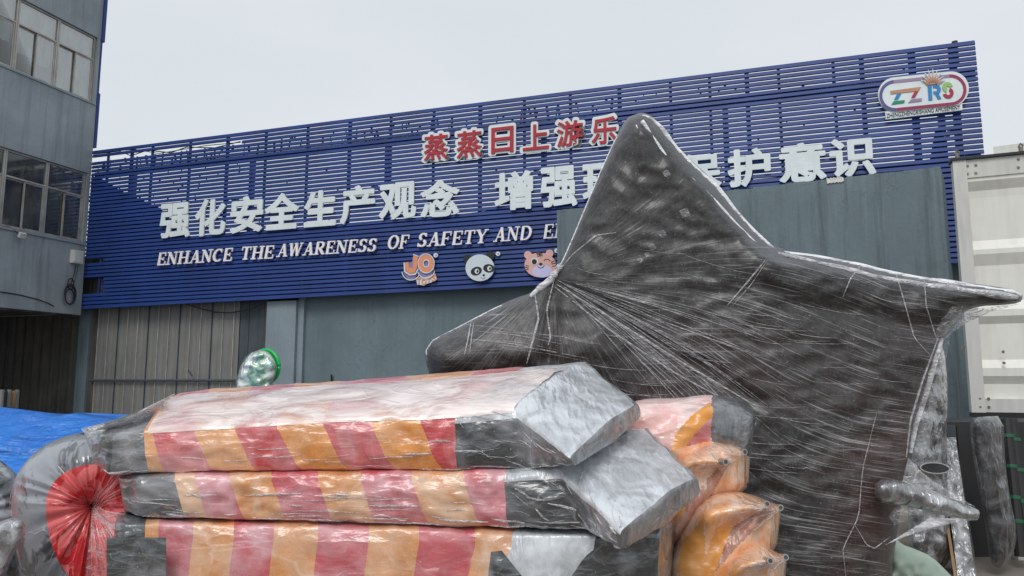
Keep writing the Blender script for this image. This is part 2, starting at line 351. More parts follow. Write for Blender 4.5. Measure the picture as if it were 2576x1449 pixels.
M['clear_dk'] = mat_wrap('crumpled clear film over black', (.014, .014, .014), (.0, .18), .5, weave=False, white=(.45, .44, .47), stretch=(3, 1, 1), rot=(0, .2, 0), fs=8, ps=5, gloss=(.06, .8))
M['star'] = mat_dark_wrap('dark plush under stretch film')
M['film'] = mat_film('stretch film')
M['film_t'] = mat_film('thin stretch film', .12, lines=.45)
M['film_d'] = mat_film('dense stretch film', .62)
M['cord'] = mat_film('rolled film edge', .95, (.90, .91, .95), 3.5, .3, bump=.008)
def mat_glass():
    t = NT('window glass'); v = t.coord()
    nr = t.bump(t.noise(v, 1.5, 2), .01, .3)
    tr = t.n('ShaderNodeBsdfTransparent', Color=(.78, .82, .80, 1)); g = t.n('ShaderNodeBsdfGlossy', Roughness=.08); t.L(nr, g.inputs['Normal'])
    d = t.n('ShaderNodeBsdfDiffuse', Color=(.25, .24, .2, 1))
    fr = t.n('ShaderNodeFresnel', IOR=1.5)
    m = t.n('ShaderNodeMixShader'); t.L(t.math('MULTIPLY', t.math('ADD', fr.outputs[0], .04), .45), m.inputs[0]); t.L(tr.outputs[0], m.inputs[1]); t.L(g.outputs[0], m.inputs[2])
    m2 = t.n('ShaderNodeMixShader'); t.L(t.remap(t.noise(t.coord(scale=(2, 2, .6)), 3, 5, .3), .35, .75, .03, .2), m2.inputs[0]); t.L(m.outputs[0], m2.inputs[1]); t.L(d.outputs[0], m2.inputs[2])
    return t.end(m2.outputs[0])
M['glass'] = mat_glass()

# ------------------------------------------------------------------ ground
me_v = [(-150, -60, 0), (150, -60, 0), (150, 300, 0), (-150, 300, 0)]
mesh('ground', me_v, [(0, 1, 2, 3)], M['ground'], kind='structure')

# ------------------------------------------------------------------ left building
bld = thing('factory_building', 'blue grey rendered factory building with two rows of aluminium windows overhanging a dark ground floor', 'building', LW.P(3, 0, -3))
zA1 = LW.uv(250, 97)[1]; zA0 = LW.uv(241, 262)[1]; zB1 = LW.uv(226, 437)[1]; zB0 = LW.uv(212, 612)[1]; zOV = LW.uv(207, 793)[1]
t_end = LW.uv(240, 180)[0]; t_m = LW.uv(147, 160)[0]; bay = t_m - t_end; t0w = .10
NB = 5; TL = t0w + NB * bay + .1; DEP = 6.0
print('bld', zA1, zA0, zB1, zB0, zOV, t_end, bay)
# edges of the soffit are broken
def band(z0, z1, mat=M['stucco']):
    return MB().pbox(LW, 0, TL, z0, z1, -.25, 0)
b = band(zOV, zB0); b.build('wall', M['stucco'], bld)
band(zB1, zA0).build('wall', M['stucco'], bld)
band(zA1, zA1 + 4.2).build('wall', M['stucco'], bld)
MB().pbox(LW, .0, t0w - .005, zB0 + .002, zB1 - .002, -.25, -.004).build('corner_pier', M['stucco'], bld)
MB().pbox(LW, .0, t0w - .005, zA0 + .002, zA1 - .002, -.25, -.004).build('corner_pier', M['stucco'], bld)
MB().pbox(LW, .0, TL, zOV + .02, zA1 + 4.2, -DEP, -DEP + .2).pbox(LW, 0.003, .2, zOV + .02, zA1 + 4.19, -DEP + .2, -.25).pbox(LW, TL - .2, TL, zOV + .02, zA1 + 4.2, -DEP + .2, -.25).build('rear_wall', M['stucco'], bld)
MB().pbox(LW, .2, TL - .2, zOV + .02, zOV + .22, -DEP + .2, -.25).pbox(LW, .2, TL - .2, zA0 - 1.3, zA0 - 1.1, -DEP + .2, -.25).pbox(LW, .2, TL - .2, zA1 + 4.0, zA1 + 4.2, -DEP + .2, -.25).build('floor_slab', M['soffit'], bld)
MB().pbox(LW, .2, TL - .2, zOV + .3, zA1 + 3.9, -1.6, -1.5).build('room_partition', M['room'], bld)
sof = MB()
for i in range(26):
    u = .02 + i * TL / 26.2; sof.pbox(LW, u, u + TL / 27, zOV - random.uniform(.02, .055), zOV + .015, -.27 - random.uniform(0, .03), -.012 - random.uniform(0, .01))
sof.build('broken_soffit_edge', M['soffit'], bld, kind='stuff')
# sills
MB().pbox(LW, .02, TL, zB0 - .05, zB0 + .004, -.1, .035).build('window_sill', M['stucco4'], bld)
MB().pbox(LW, .02, TL, zA0 - .04, zA0 + .004, -.1, .025).build('window_sill', M['stucco4'], bld)
def window(u0, u1, z0, z1, curt):
    o = -.07; fw = .035
    f = MB(); g = .006
    zt = z1 - (z1 - z0) * .33
    f.pbox(LW, u0, u0 + fw, z0, z1, o - .06, o + .02).pbox(LW, u1 - fw, u1, z0, z1, o - .06, o + .02)
    f.pbox(LW, u0 + fw, u1 - fw, z0, z0 + fw, o - .06, o + .018).pbox(LW, u0 + fw, u1 - fw, z1 - fw, z1, o - .06, o + .018).pbox(LW, u0 + fw, u1 - fw, zt - fw, zt, o - .06, o + .022)
    fr = f.build('window', M['alu'], bld)
    um = (u0 + u1) / 2
    for k, (a, c, oo) in enumerate(((u0 + fw + g, um + .02, o - .005), (um - .02, u1 - fw - g, o - .045))):
        s = MB(); sw = .028; zb, zc = z0 + fw + g, zt - fw - g
        s.pbox(LW, a, a + sw, zb, zc, oo - .012, oo + .012).pbox(LW, c - sw, c, zb, zc, oo - .012, oo + .012)
        s.pbox(LW, a + sw, c - sw, zb, zb + sw, oo - .012, oo + .01).pbox(LW, a + sw, c - sw, zc - sw, zc, oo - .012, oo + .01)
        s.build('sash', M['alu'], fr)
        MB().pbox(LW, a + sw, c - sw, zb + sw, zc - sw, oo - .002, oo + .002).build('pane', M['glass'], fr)
        if curt:
            hgt = curt[k]; cm = MB(); n = 14; zt2 = zc - .01; zb2 = zc - (zc - zb) * hgt
            a2, c2 = a + .01, c - .01
            vs = []; fs = []
            for i in range(n + 1):
                u = a2 + (c2 - a2) * i / n; off = o - .12 - .018 * math.sin(i * 1.9 + k) - .008 * random.random()
                vs += [LW.P(u, zb2, off), LW.P(u, zt2 + .04, off)]
            for i in range(n): fs.append((2 * i, 2 * i + 1, 2 * i + 3, 2 * i + 2))
            mesh('curtain', vs, fs, M['curtain'], fr)
    MB().pbox(LW, u0 + fw + .003, u1 - fw - .003, zt + .003, z1 - fw - .003, o - .014, o - .01).build('pane', M['glass'], fr)
    if curt:
        mesh('curtain', [LW.P(u0 + .04, zt + .01, o - .13), LW.P(u1 - .04, zt + .01, o - .13), LW.P(u1 - .04, z1 - .04, o - .13), LW.P(u0 + .04, z1 - .04, o - .13)], [(0, 1, 2, 3)], M['curtain'], fr)
CURT = [(1, .97), (.62, .55), (.42, .5), (.6, .5), (.5, .7)]
for i in range(NB):
    a = t0w + i * bay; window(a + .004, a + bay - .004, zA0 + .006, zA1 - .006, CURT[i][::1])
    window(a + .004, a + bay - .004, zB0 + .006, zB1 - .006, None)
# blue cladding strip on the corner
bs = thing('blue_cladding_strip', 'narrow blue metal strip up the corner of the factory building above the sign', 'cladding', LW.P(-.07, zA0, -.2))
z1_ = LW.uv(262, 108)[1]; z2_ = LW.uv(255, 238)[1]
MB().pbox(LW, -.09, -.004, z1_, zA1 + 4.1, -.5, .03).build('panel', M['slat'], bs)
MB().pbox(LW, -.055, -.004, z2_ + .01, z1_ - .01, -.5, .0).build('panel', M['slat'], bs)
MB().pbox(LW, -.08, -.004, LW.uv(240, 372)[1], z2_, -.5, .02).build('panel', M['slat'], bs)
# ground-floor core, set back, off to the left
gc = MB(); gc.pbox(LW, .9, TL, 0, zOV + .015, -DEP + .3, -2.3); gc.build('ground_floor_wall', M['stucco'], bld)

# flood light, box, coil of cable on the wall
def lwp(px, py, off): u, z = LW.uv(px, py, off); return LW.P(u, z, off)
fl = thing('flood_light', 'small white security lamp below the lower window row', 'lamp', lwp(57, 590, .0))
p = lwp(57, 578, .03)
MB().bar(lwp(60, 572, 0), lwp(60, 574, .1), .018).build('bracket', M['black'], fl)
q = lwp(56, 592, .14); mb = MB(); ax = (LW.n + Vector((0, 0, -.5))).normalized(); sx = LW.e; up = ax.cross(sx)
cs = [q + sx * a * .07 + up * b_ * .055 + ax * c_ * .035 for c_ in (-1, 1) for a, b_ in ((-1, -1), (1, -1), (1, 1), (-1, 1))]
mb.hexa(cs).build('lamp_head', M['white_box'], fl)
MB().tube([lwp(0, 568, .02), lwp(22, 570, .025), lwp(36, 578, .03), lwp(45, 590, .06), lwp(50, 592, .1)], .008).build('cable', M['black'], fl)
eb = thing('junction_box', 'white electrical box hanging at the corner of the building beside the blue sign', 'electrical box', lwp(192, 668, 0))
u0, zt = LW.uv(182, 628, .06); u1, zb = LW.uv(204, 665, .06)
MB().pbox(LW, min(u0, u1), max(u0, u1), zb, zt, 0.002, .12).build('box', M['white_box'], eb)
MB().pbox(LW, min(u0, u1) + .02, max(u0, u1) - .02, zb + .03, zt - .03, .12, .13).build('lid', M['white_box'], eb)
cc = thing('cable_coil', 'coil of black cable hanging on the wall under the white electrical box', 'cable', lwp(175, 770, .05))
for k, (cx, cy, rr) in enumerate(((176, 742, 17), (175, 746, 14), (178, 714, 10), (177, 740, 19))):
    pts = [lwp(cx + rr * .75 * math.cos(t), cy + rr * 1.35 * math.sin(t), .05 + .02 * k) for t in np.linspace(0, 2 * math.pi, 25)]
    MB().tube(pts, .014).build('loop', M['black'], cc)
MB().tube([lwp(190, 668, .05), lwp(187, 690, .04), lwp(181, 705, .05), lwp(178, 722, .06)], .009).tube([lwp(196, 668, .06), lwp(190, 700, .05), lwp(184, 722, .06)], .006).build('lead', M['black'], cc)
wl = thing('wall_cable', 'thin black cable sagging along the wall above the broken soffit', 'cable', lwp(60, 745, .02))
MB().tube([lwp(x, y, .015) for x, y in ((-40, 722), (0, 734), (15, 736), (50, 742), (95, 753), (120, 762), (135, 770))], .012).build('cable', M['black'], wl)

# ------------------------------------------------------------------ warehouse behind the sign
zbot_l = FAC.uv(205, 778)[1]; ztop_l = FAC.uv(232, 380)[1]
sR, ztop_r = FAC.uv(2452, 101); zbot_mid_s, zbot_mid = FAC.uv(1390, 716)
slope_b = (zbot_mid - zbot_l) / zbot_mid_s
print('screen', zbot_l, ztop_l, zbot_mid, ztop_r, 'len', sR, 'slope', slope_b)
wh = thing('warehouse', 'long grey warehouse with steel sheet cladding at its left end behind the blue sign', 'building', FAC.P(sR / 2, 0, -4))
s_corr = FAC.uv(600, 880, -.35)[0]; s_dk = FAC.uv(668, 880, -.35)[0]; s_col0 = FAC.uv(668, 850, -.12)[0]; s_col1 = FAC.uv(742, 850, -.12)[0]
ZW = zbot_l + 1.25
sl_ = -5.2
# steel panels, one by one
pw = .30
def panel_mesh():
    m = MB(); m.v = []; 
    prof = [(0, 0), (.015, .0), (.06, .008), (pw - .05, .008), (pw - .02, 0.0), (pw - .004, 0)]
    vs = [(x, y, 0) for x, y in prof] + [(x, y, 1) for x, y in prof]
    return vs
i = 0; s = sl_
seam_mb = []
while s < s_corr - .05:
    e_ = min(s + pw, s_corr)
    jit = random.uniform(-.004, .004)
    mm = MB(); prof = [(0, .0), (.05, .012), (.10, .012), (.13, .004), (.17, .004), (.20, .012), (pw - .03, .012), (pw - .006, 0)]
    for (x0, o0), (x1, o1) in zip(prof[:-1], prof[1:]):
        if s + x1 > s_corr: break
        k = len(mm.v); mm.v += [FAC.P(s + x0, 0, -.35 + o0 + jit), FAC.P(s + x1, 0, -.35 + o1 + jit), FAC.P(s + x1, ZW, -.35 + o1 + jit), FAC.P(s + x0, ZW, -.35 + o0 + jit)]; mm.f.append((k, k + 1, k + 2, k + 3))
    mm.build('wall_panel', M['steel'] if s > -.1 else M['steel_shaded'], wh)  # panels under the overhang take the colour with shade painted in
    MB().pbox(FAC, s - .012, s + .004, 0, ZW, -.36, -.322 + jit).build('standing_seam', (M['seam_b'] if i % 3 == 2 else M['seam']) if s > -.1 else M['steel_shaded'], wh)
    s += pw; i += 1
for k in range(3):
    a = s_corr + k * (s_dk - s_corr) / 3; c = s_corr + (k + 1) * (s_dk - s_corr) / 3
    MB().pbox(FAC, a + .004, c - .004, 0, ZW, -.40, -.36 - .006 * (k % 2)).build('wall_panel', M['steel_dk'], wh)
MB().pbox(FAC, s_col0, s_col1, 0, FAC.uv(705, 757, -.12)[1], -.45, -.12).build('column', M['stucco4'], wh)
MB().pbox(FAC, s_col1 - .001, s_col1 + .14, 0, zbot_l + .1, -.5, -.2).build('column_return', M['stucco4'], wh)
MB().pbox(FAC, s_col1 + .14, sR + .3, 0, ZW, -.6, -.28).build('wall', M['stucco2'], wh)
MB().pbox(FAC, sl_, sR + .3, 0, ZW, -8.2, -8.0).pbox(FAC, sl_, sl_ + .2, 0, ZW, -8.0, -.62).pbox(FAC, sR + .1, sR + .3, 0, ZW, -8.0, -.62).build('rear_wall', M['stucco2'], wh)
MB().hexa([FAC.P(sl_, ZW, -8.4), FAC.P(sl_, ZW, -.62), FAC.P(sR, ZW, -.62), FAC.P(sR, ZW, -8.4), FAC.P(sl_, ZW + .15, -8.4), FAC.P(sl_, ZW + .1, -.62), FAC.P(sR, ZW + .1, -.62), FAC.P(sR, ZW + .15, -8.4)]).build('roof', M['steel_dk'], wh)
MB().pbox(FAC, -.35, -.02, 0, zbot_l + .1, -.34, -.28).build('concrete_jamb', M['stucco3'], wh)
ra, rz = FAC.uv(222, 957, -.25); rb, rz2 = FAC.uv(596, 958, -.25)
MB().bar(FAC.P(ra, rz, -.27), FAC.P(rb, rz, -.27), .028, 8).build('rail', M['steel_dk'], wh)
MB().tube([FAC.P(FAC.uv(x, y, -.2)[0], FAC.uv(x, y, -.2)[1], -.2) for x, y in ((470, 765), (500, 775), (540, 785), (580, 787), (630, 778), (665, 762))], .014).build('cable', M['black'], wh)
MB().bar(FAC.P(*FAC.uv(473, 930, -.3), -.3), FAC.P(*FAC.uv(483, 945, -.2), -.2), .012).build('wall_bracket', M['dark'], wh)
MB().bar(FAC.P(*FAC.uv(1120, 945, -.24), -.24), FAC.P(*FAC.uv(1120, 968, -.24), -.24), .02).build('pipe_stub', M['black'], wh)
MB().bar(FAC.P(*FAC.uv(834, 942, -.24), -.24), FAC.P(*FAC.uv(834, 968, -.24), -.24), .02).build('pipe_stub', M['black'], wh)
# pipes under the dark overhang
pr = thing('pipe_bundle', 'rusty upright pipes standing in the dark under the factory overhang', 'pipes', at(30, ground_y(13), 13))
for k, (x, c) in enumerate(((6, 'steel'), (14, 'dark'), (24, 'steel'), (36, 'wood'), (44, 'steel'))):
    p1 = at(x, 980 + 3 * (k % 2), 13 + .1 * k); MB().bar((p1.x, p1.y, 0), p1, .035, 10).build('pipe', M[c], pr)

# ------------------------------------------------------------------ the blue slatted sign screen
scr = thing('sign_screen', 'huge blue slatted metal screen carrying white and red signage along the warehouse', 'sign', FAC.P(sR / 2, 0, 0))
NS = 42
def zline(s, f):                                   # f 0 bottom .. 1 top
    zb = zbot_l + slope_b * s; ztp = ztop_l + (ztop_r - ztop_l) * s / sR; return zb + (ztp - zb) * f
for i in range(NS):
    f0 = (i + .12) / NS; f1 = (i + .895) / NS
    if i == 0: f0 = 0
    if i == NS - 1: f1 = 1
    s0 = 0.0 + .02 * random.random(); s1 = sR - .0
    if i == NS - 3: s0 = FAC.uv(608, 372)[0]
    if i == 12: s0 = FAC.uv(262, 655)[0]
    if i in (4, 5, 6, 7): s0 = FAC.uv(261, 715)[0] - .02 * (i % 2)
    dz = random.uniform(-.002, .002)
    m = MB()
    nseg = 12
    A = []
    for k in range(nseg + 1):
        s = s0 + (s1 - s0) * k / nseg; wob = random.uniform(-.004, .004)
        za, zb_ = zline(s, f0) + dz, zline(s, f1) + dz
        A.append([FAC.P(s, za, -.018 + wob), FAC.P(s, za, .010 + wob), FAC.P(s, za + .006, .016 + wob), FAC.P(s, zb_ - .012, .004 + wob), FAC.P(s, zb_, .001 + wob), FAC.P(s, zb_, -.018 + wob)])
    for k in range(nseg + 1): m.v += A[k]
    for k in range(nseg):
        for j in range(6): m.f.append((k * 6 + j, k * 6 + (j + 1) % 6, (k + 1) * 6 + (j + 1) % 6, (k + 1) * 6 + j))
    m.f.append(tuple(range(5, -1, -1))); m.f.append(tuple(nseg * 6 + j for j in range(6)))
    m.build('slat', M['slat'], scr)
# posts
px_posts = [262, 322, 374, 470, 565, 662, 768, 875, 979, 1088, 1206, 1318, 1435, 1560, 1690, 1790, 1885, 1966, 2106, 2178, 2306, 2410]
for k, x in enumerate(px_posts):
    yy = 500 - .09 * (x - 232); s = FAC.uv(x, yy)[0]; wdt = .075 if k % 3 == 1 else .05
    if x > 2300: wdt = .11
    MB().pbox(FAC, s - wdt / 2, s + wdt / 2, zline(s, .005), zline(s, .995), -.062, -.022).build('post', M['post'], scr)
# leg posts down to the ground behind the warehouse wall line (carry the screen)
for k in range(6):
    s = .6 + k * (sR - 1.0) / 5; MB().pbox(FAC, s - .05, s + .05, ZW, zline(s, .9), -.75, -.65).pbox(FAC, s - .03, s + .03, zline(s, .6), zline(s, .6) + .06, -.649, -.07).build('strut', M['post'], scr)
# horizontal blind strips behind some slots
def strip(fr, h, sa=0, sb=None, o=-.10):
    sb = sR if sb is None else sb; m = MB()
    m.hexa([FAC.P(sa, zline(sa, fr) - h, o - .03), FAC.P(sa, zline(sa, fr) - h, o), FAC.P(sb, zline(sb, fr) - h, o), FAC.P(sb, zline(sb, fr) - h, o - .03), FAC.P(sa, zline(sa, fr) + h, o - .03), FAC.P(sa, zline(sa, fr) + h, o), FAC.P(sb, zline(sb, fr) + h, o), FAC.P(sb, zline(sb, fr) + h, o - .03)])
    return m
strip((NS - 2) / NS, .022, FAC.uv(1640, 270)[0]).build('rail', M['post'], scr)
strip((NS - 6.5) / NS, .085).build('rail', M['post'], scr)
s = .1
while s < sR * .68:                                # truss members behind the upper slots
    k0 = random.choice((3, 3, 4, 5)); k1 = random.choice((4, 5, 6)); lean = random.uniform(-.05, .05)
    if k1 <= k0: k1 = k0 + 1
    a = FAC.P(s, zline(s, (NS - k1 - .4) / NS), -.09 - random.random() * .02); c = FAC.P(s + lean, zline(s, (NS - k0 + .4) / NS), -.09)
    MB().bar(a, c, random.uniform(.010, .032), 5).build('truss_brace', M['post'], scr); s += random.uniform(.07, .34)
bg_ = MB()
for k in range(150):
    row = random.randint(8, 24); s = random.uniform(.3, 2.2 + .12 * (24 - row)) if k < 70 else random.uniform(.5, sR - .3)
    if k > 110: row = random.choice((3, 4, 5))
    wd = random.uniform(.012, .05); f = (NS - row) / NS; z = zline(s, f); bg_.pbox(FAC, s, s + wd, z - .03, z + .03, -.032 - .0001 * k, -.019 - .0001 * k)
bg_.build('slot_bridge', M['post'], scr, kind='stuff')
# sagging cable in the torn slot
MB().tube([FAC.P(FAC.uv(x, y, -.05)[0], FAC.uv(x, y, -.05)[1], -.05) for x, y in ((235, 388), (300, 380), (330, 392), (370, 378), (430, 384), (470, 370), (540, 372), (605, 356))], .012).tube([FAC.P(FAC.uv(x, y, -.06)[0], FAC.uv(x, y, -.06)[1], -.06) for x, y in ((250, 382), (340, 376), (400, 386), (520, 366), (605, 358))], .009).build('hanging_cable', M['black'], scr)
# sheet behind the lower slats
bk = [(205, 770), (206, 743), (262, 741), (262, 700), (208, 702), (210, 664), (262, 661), (262, 648), (211, 650), (232, 442), (262, 452), (300, 478), (400, 522), (470, 596), (674, 582), (885, 566), (1185, 535), (1400, 508), (1800, 462), (2200, 418), (2340, 400), (2352, 330), (2372, 330), (2385, 398), (2468, 384), (2474, 560), (1390, 700)]
pol = [FAC.uv(x, y, -.13) for x, y in bk]; pol[0] = (-.13, zbot_l + .02)
for q in (1, 4, 5, 8, 9): pol[q] = (-.13, pol[q][1])
pol[-1] = (pol[-1][0], zline(pol[-1][0], .02)); pol[-2] = (sR, zline(sR, .02))
MB().prism(FAC, pol, -.15, -.13).build('backing_sheet', M['slat_back'], scr)
# cap tube at the right top
s = FAC.uv(2407, 110)[0]; MB().bar(FAC.P(s, zline(s, .9), -.12), FAC.P(s, zline(s, 1) + .07, -.12), .045, 12).build('post_cap', M['dark'], scr)

# --- text
def glyph(ch, offset=0.0, ext=.02):
    cu = bpy.data.curves.new('t', 'FONT'); cu.body = ch; cu.offset = offset; cu.extrude = ext; cu.resolution_u = 3
    o = bpy.data.objects.new('t', cu); COL.objects.link(o); dg = bpy.context.evaluated_depsgraph_get(); dg.update()
    me = bpy.data.meshes.new_from_object(o.evaluated_get(dg)); v = [tuple(x.co) for x in me.vertices]; f = [tuple(p.vertices) for p in me.polygons]
    bpy.data.objects.remove(o); bpy.data.curves.remove(cu); bpy.data.meshes.remove(me); return v, f
def bold(g, r, n=8):
    v, f = g; V = list(v); F = list(f)
    for k in range(n):
        a = 2 * math.pi * k / n; b0 = len(V); V += [(x + r * math.cos(a), y + r * math.sin(a), z * (1 - .004 * (k + 1))) for x, y, z in v]; F += [tuple(i + b0 for i in t) for t in f]
    return V, F
def place_glyph(name, g, box, o0, o1, mat, parent, inset=0, plane=FAC, label=None):
    """box: x0,x1,y0,y1 on the picture grid, laid onto the plane"""
    v, f = g; x0, x1, y0, y1 = box; xm, ym = (x0 + x1) / 2, (y0 + y1) / 2
    u0 = plane.uv(x0, ym, o0)[0] + inset; u1 = plane.uv(x1, ym, o0)[0] - inset; z0 = plane.uv(xm, y1, o0)[1] + inset; z1 = plane.uv(xm, y0, o0)[1] - inset
    ax = [p[0] for p in v]; ay = [p[1] for p in v]; a0, a1, b0, b1 = min(ax), max(ax), min(ay), max(ay)
    cz = [p[2] for p in v]; c0, c1 = min(cz), max(cz)
    if c1 - c0 < 1e-6: c1 = c0 + 1
    vs = [plane.P(u0 + (p[0] - a0) / (a1 - a0) * (u1 - u0), z0 + (p[1] - b0) / (b1 - b0) * (z1 - z0), o0 + (p[2] - c0) / (c1 - c0) * (o1 - o0)) for p in v]
    return mesh(name, vs, f, mat, parent, label)
BIG = [('强', 405, 481, 507, 604), ('化', 493, 570, 496, 598), ('安', 582, 664, 489, 591), ('全', 668, 754, 481, 583), ('生', 767, 848, 475, 575), ('产', 858, 945, 462, 568), ('观', 955, 1049, 454, 558), ('念', 1059, 1158, 447, 552),
       ('增', 1245, 1342, 426, 535), ('强', 1361, 1453, 414, 528), ('环', 1466, 1568, 404, 516), ('境', 1582, 1682, 394, 505), ('保', 1703, 1815, 381, 485), ('护', 1830, 1939, 368, 477), ('意', 1958, 2078, 353, 466), ('识', 2086, 2202, 340, 453)]
for ch, x0, x1, y0, y1 in BIG:
    # the rows climb: the box is the outline in the picture; shave what the slope adds
    sh = .06 * (x1 - x0)
    place_glyph('sign_character', bold(glyph(ch, .012), .022), (x0, x1, y0 + sh, y1 - sh), .03, .065, M['letter'], scr)
for ch, x0, x1, y0, y1 in [('蒸', 1061, 1134, 327, 414), ('蒸', 1143, 1219, 318, 408), ('日', 1230, 1299, 309, 396), ('上', 1309, 1388, 302, 389), ('游', 1394, 1474, 292, 381), ('乐', 1481, 1561, 283, 374)]:
    sh = .06 * (x1 - x0)
    pl_ = place_glyph('sign_character', bold(glyph(ch, .02), .06, 12), (x0, x1, y0 + sh, y1 - sh), .035, .07, M['letter'], scr, label='red character on a pale outline plate')
    place_glyph('red_face', glyph(ch, .014), (x0, x1, y0 + sh, y1 - sh), .071, .095, M['red_sign'], pl_, inset=.055)
# serif italics, stroke by stroke: (x0,y0,x1,y1,thick)
TK, TN = .17, .075
def serif(x, y, w_=.17): return (x - w_, y, x + w_, y, .07)
def arc(cx, cy, rx, ry, a0, a1, th, n=9):
    out = []; pts = [(cx + rx * math.cos(R(a0 + (a1 - a0) * i / n)), cy + ry * math.sin(R(a0 + (a1 - a0) * i / n))) for i in range(n + 1)]
    for i, (p, q) in enumerate(zip(pts[:-1], pts[1:])):
        ang = abs(math.cos(R(a0 + (a1 - a0) * (i + .5) / n))); out.append((*p, *q, TN + (th - TN) * ang))
    return out
LET = {
 'E': (.66, [(.14, 0, .14, 1, TK), (.05, .965, .6, .965, TN), (.05, .035, .64, .035, TN), (.14, .5, .46, .5, TN), (.58, .72, .58, 1, .06), (.62, 0, .62, .3, .06), (.45, .36, .45, .64, .05)]),
 'N': (.82, [(.14, 0, .14, 1, TN), (.14, .98, .68, .02, TK), (.68, 0, .68, 1, TN), serif(.12, .035), serif(.66, .965), (.0, .965, .2, .965, .07)]),
 'H': (.84, [(.16, 0, .16, 1, TK), (.68, 0, .68, 1, TK), (.16, .5, .68, .5, TN), serif(.16, .035), serif(.68, .035), serif(.16, .965), serif(.68, .965)]),
 'A': (.78, [(.12, 0, .42, 1, TN), (.42, 1, .64, 0, TK), (.2, .32, .58, .32, TN), serif(.1, .035, .13), serif(.64, .035, .16)]),
 'C': (.72, arc(.40, .5, .32, .46, 50, 310, TK, 14) + [(.62, .7, .62, .98, .06)]),
 'T': (.68, [(.34, 0, .34, 1, TK), (.02, .965, .66, .965, TN), (.04, .72, .04, 1, .06), (.64, .72, .64, 1, .06), serif(.34, .035)]),
 'W': (1.05, [(.12, 1, .30, 0, TK), (.30, 0, .52, 1, TN), (.52, 1, .70, 0, TK), (.70, 0, .94, 1, TN), serif(.12, .965, .13), serif(.52, .965, .13), serif(.93, .965, .12)]),
 'R': (.74, [(.16, 0, .16, 1, TK), (.16, .965, .38, .965, TN), (.16, .5, .38, .5, TN)] + arc(.38, .733, .22, .233, 90, -90, TK, 8) + [(.36, .5, .64, .02, TK), serif(.16, .035), serif(.68, .035, .1)]),
 'S': (.60, arc(.31, .745, .20, .22, 30, 250, TK, 9) + arc(.29, .255, .22, .22, 70, -150, TK, 9) + [(.52, .72, .52, .97, .06), (.06, .03, .06, .28, .06)]),
 'O': (.78, arc(.39, .5, .31, .46, 0, 360, TK, 18)),
 'F': (.64, [(.14, 0, .14, 1, TK), (.05, .965, .6, .965, TN), (.14, .5, .44, .5, TN), (.58, .7, .58, 1, .06), (.43, .37, .43, .63, .05), serif(.14, .035)]),
 'Y': (.72, [(.10, 1, .36, .45, TK), (.64, 1, .36, .45, TN), (.36, 0, .36, .47, TK), serif(.1, .965, .13), serif(.62, .965, .12), serif(.36, .035)]),
 'D': (.80, [(.16, 0, .16, 1, TK), (.10, .965, .36, .965, TN), (.10, .035, .36, .035, TN)] + arc(.36, .5, .34, .465, 90, -90, TK, 12)),
}
def word(txt, xa, ya0, ya1, xb, yb0, yb1, o=.035, th=.03, mat=M['letter_w']):
    """corner rows at the left end (ya0 top, ya1 bottom) and right end"""
    sa, za1 = FAC.uv(xa, ya0, o); _, za0 = FAC.uv(xa, ya1, o); sb, zb1 = FAC.uv(xb, yb0, o); _, zb0 = FAC.uv(xb, yb1, o)
    tot = sum(LET[c][0] for c in txt) + .08 * (len(txt) - 1); x = 0; sk = .16
    for c in txt:
        w_, st = LET[c]; m = MB(); n = 0
        for (x0, y0, x1, y1, tk) in st:
            hw = tk / 2; asp = (za1 - za0) / ((sb - sa - sk * (za1 - za0)) / tot)      # squash of a unit em on the wall
            dx, dy = (x1 - x0), (y1 - y0) * asp; L_ = math.hypot(dx, dy) or 1; nx, ny = -dy / L_ * hw, dx / L_ * hw / asp
            ex, ey = dx / L_ * .004, dy / L_ * .004
            q = [(x0 + nx - ex, y0 + ny - ey), (x1 + nx + ex, y1 + ny + ey), (x1 - nx + ex, y1 - ny + ey), (x0 - nx - ex, y0 - ny - ey)]
            pp = []
            for a, b_ in q:
                b_ = min(max(b_, -.01), 1.01)
                fx = (x + a) / tot; z0 = za0 + (zb0 - za0) * fx; z1 = za1 + (zb1 - za1) * fx
                pp.append((sa + (sb - sa - sk * (za1 - za0)) * fx + sk * b_ * (za1 - za0), z0 + (z1 - z0) * b_))
            m.prism(FAC, pp, o, o + th + .0007 * n); n += 1
        m.build('letter', mat, scr); x += w_ + .08
word('ENHANCE', 398, 637, 668, 590, 624, 656)
word('THE', 608, 622, 654, 694, 618, 650)
word('AWARENESS', 699, 615, 647, 952, 600, 632)
word('OF', 976, 593, 628, 1033, 591, 625)
word('SAFETY', 1051, 588, 622, 1230, 577, 611)
word('AND', 1243, 574, 609, 1342, 568, 603)
word('EN', 1366, 566, 601, 1430, 561, 597)

# --- logos, drawn on the wall plane from measured corners
def fpoly(pts, o0, o1, mat, parent, name, z7=None, label=None):
    return MB().prism(FAC, [FAC.uv(*z7(*p), o0) for p in pts], o0, o1).build(name, mat, parent, label)
def ell(cx, cy, rx, ry, n=28, rot=0, a0=0, a1=360):
    out = []
    for i in range(n):
        t = R(a0 + (a1 - a0) * i / (n if a1 - a0 == 360 else n - 1)); x, y = rx * math.cos(t), ry * math.sin(t)
        out.append((cx + x * math.cos(rot) - y * math.sin(rot), cy + x * math.sin(rot) + y * math.cos(rot)))
    return out
def band_arc(cx, cy, r0, r1, a0, a1, n=14, sy=1, rot=0):
    return ell(cx, cy, r1, r1 * sy, n, rot, a0, a1) + ell(cx, cy, r0, r0 * sy, n, rot, a1, a0)
Z7 = lambda x, y: (2173.5 + x * .1146, 161 + y * .1146)
zz = FAC.uv(*Z7(1200, 650)); 
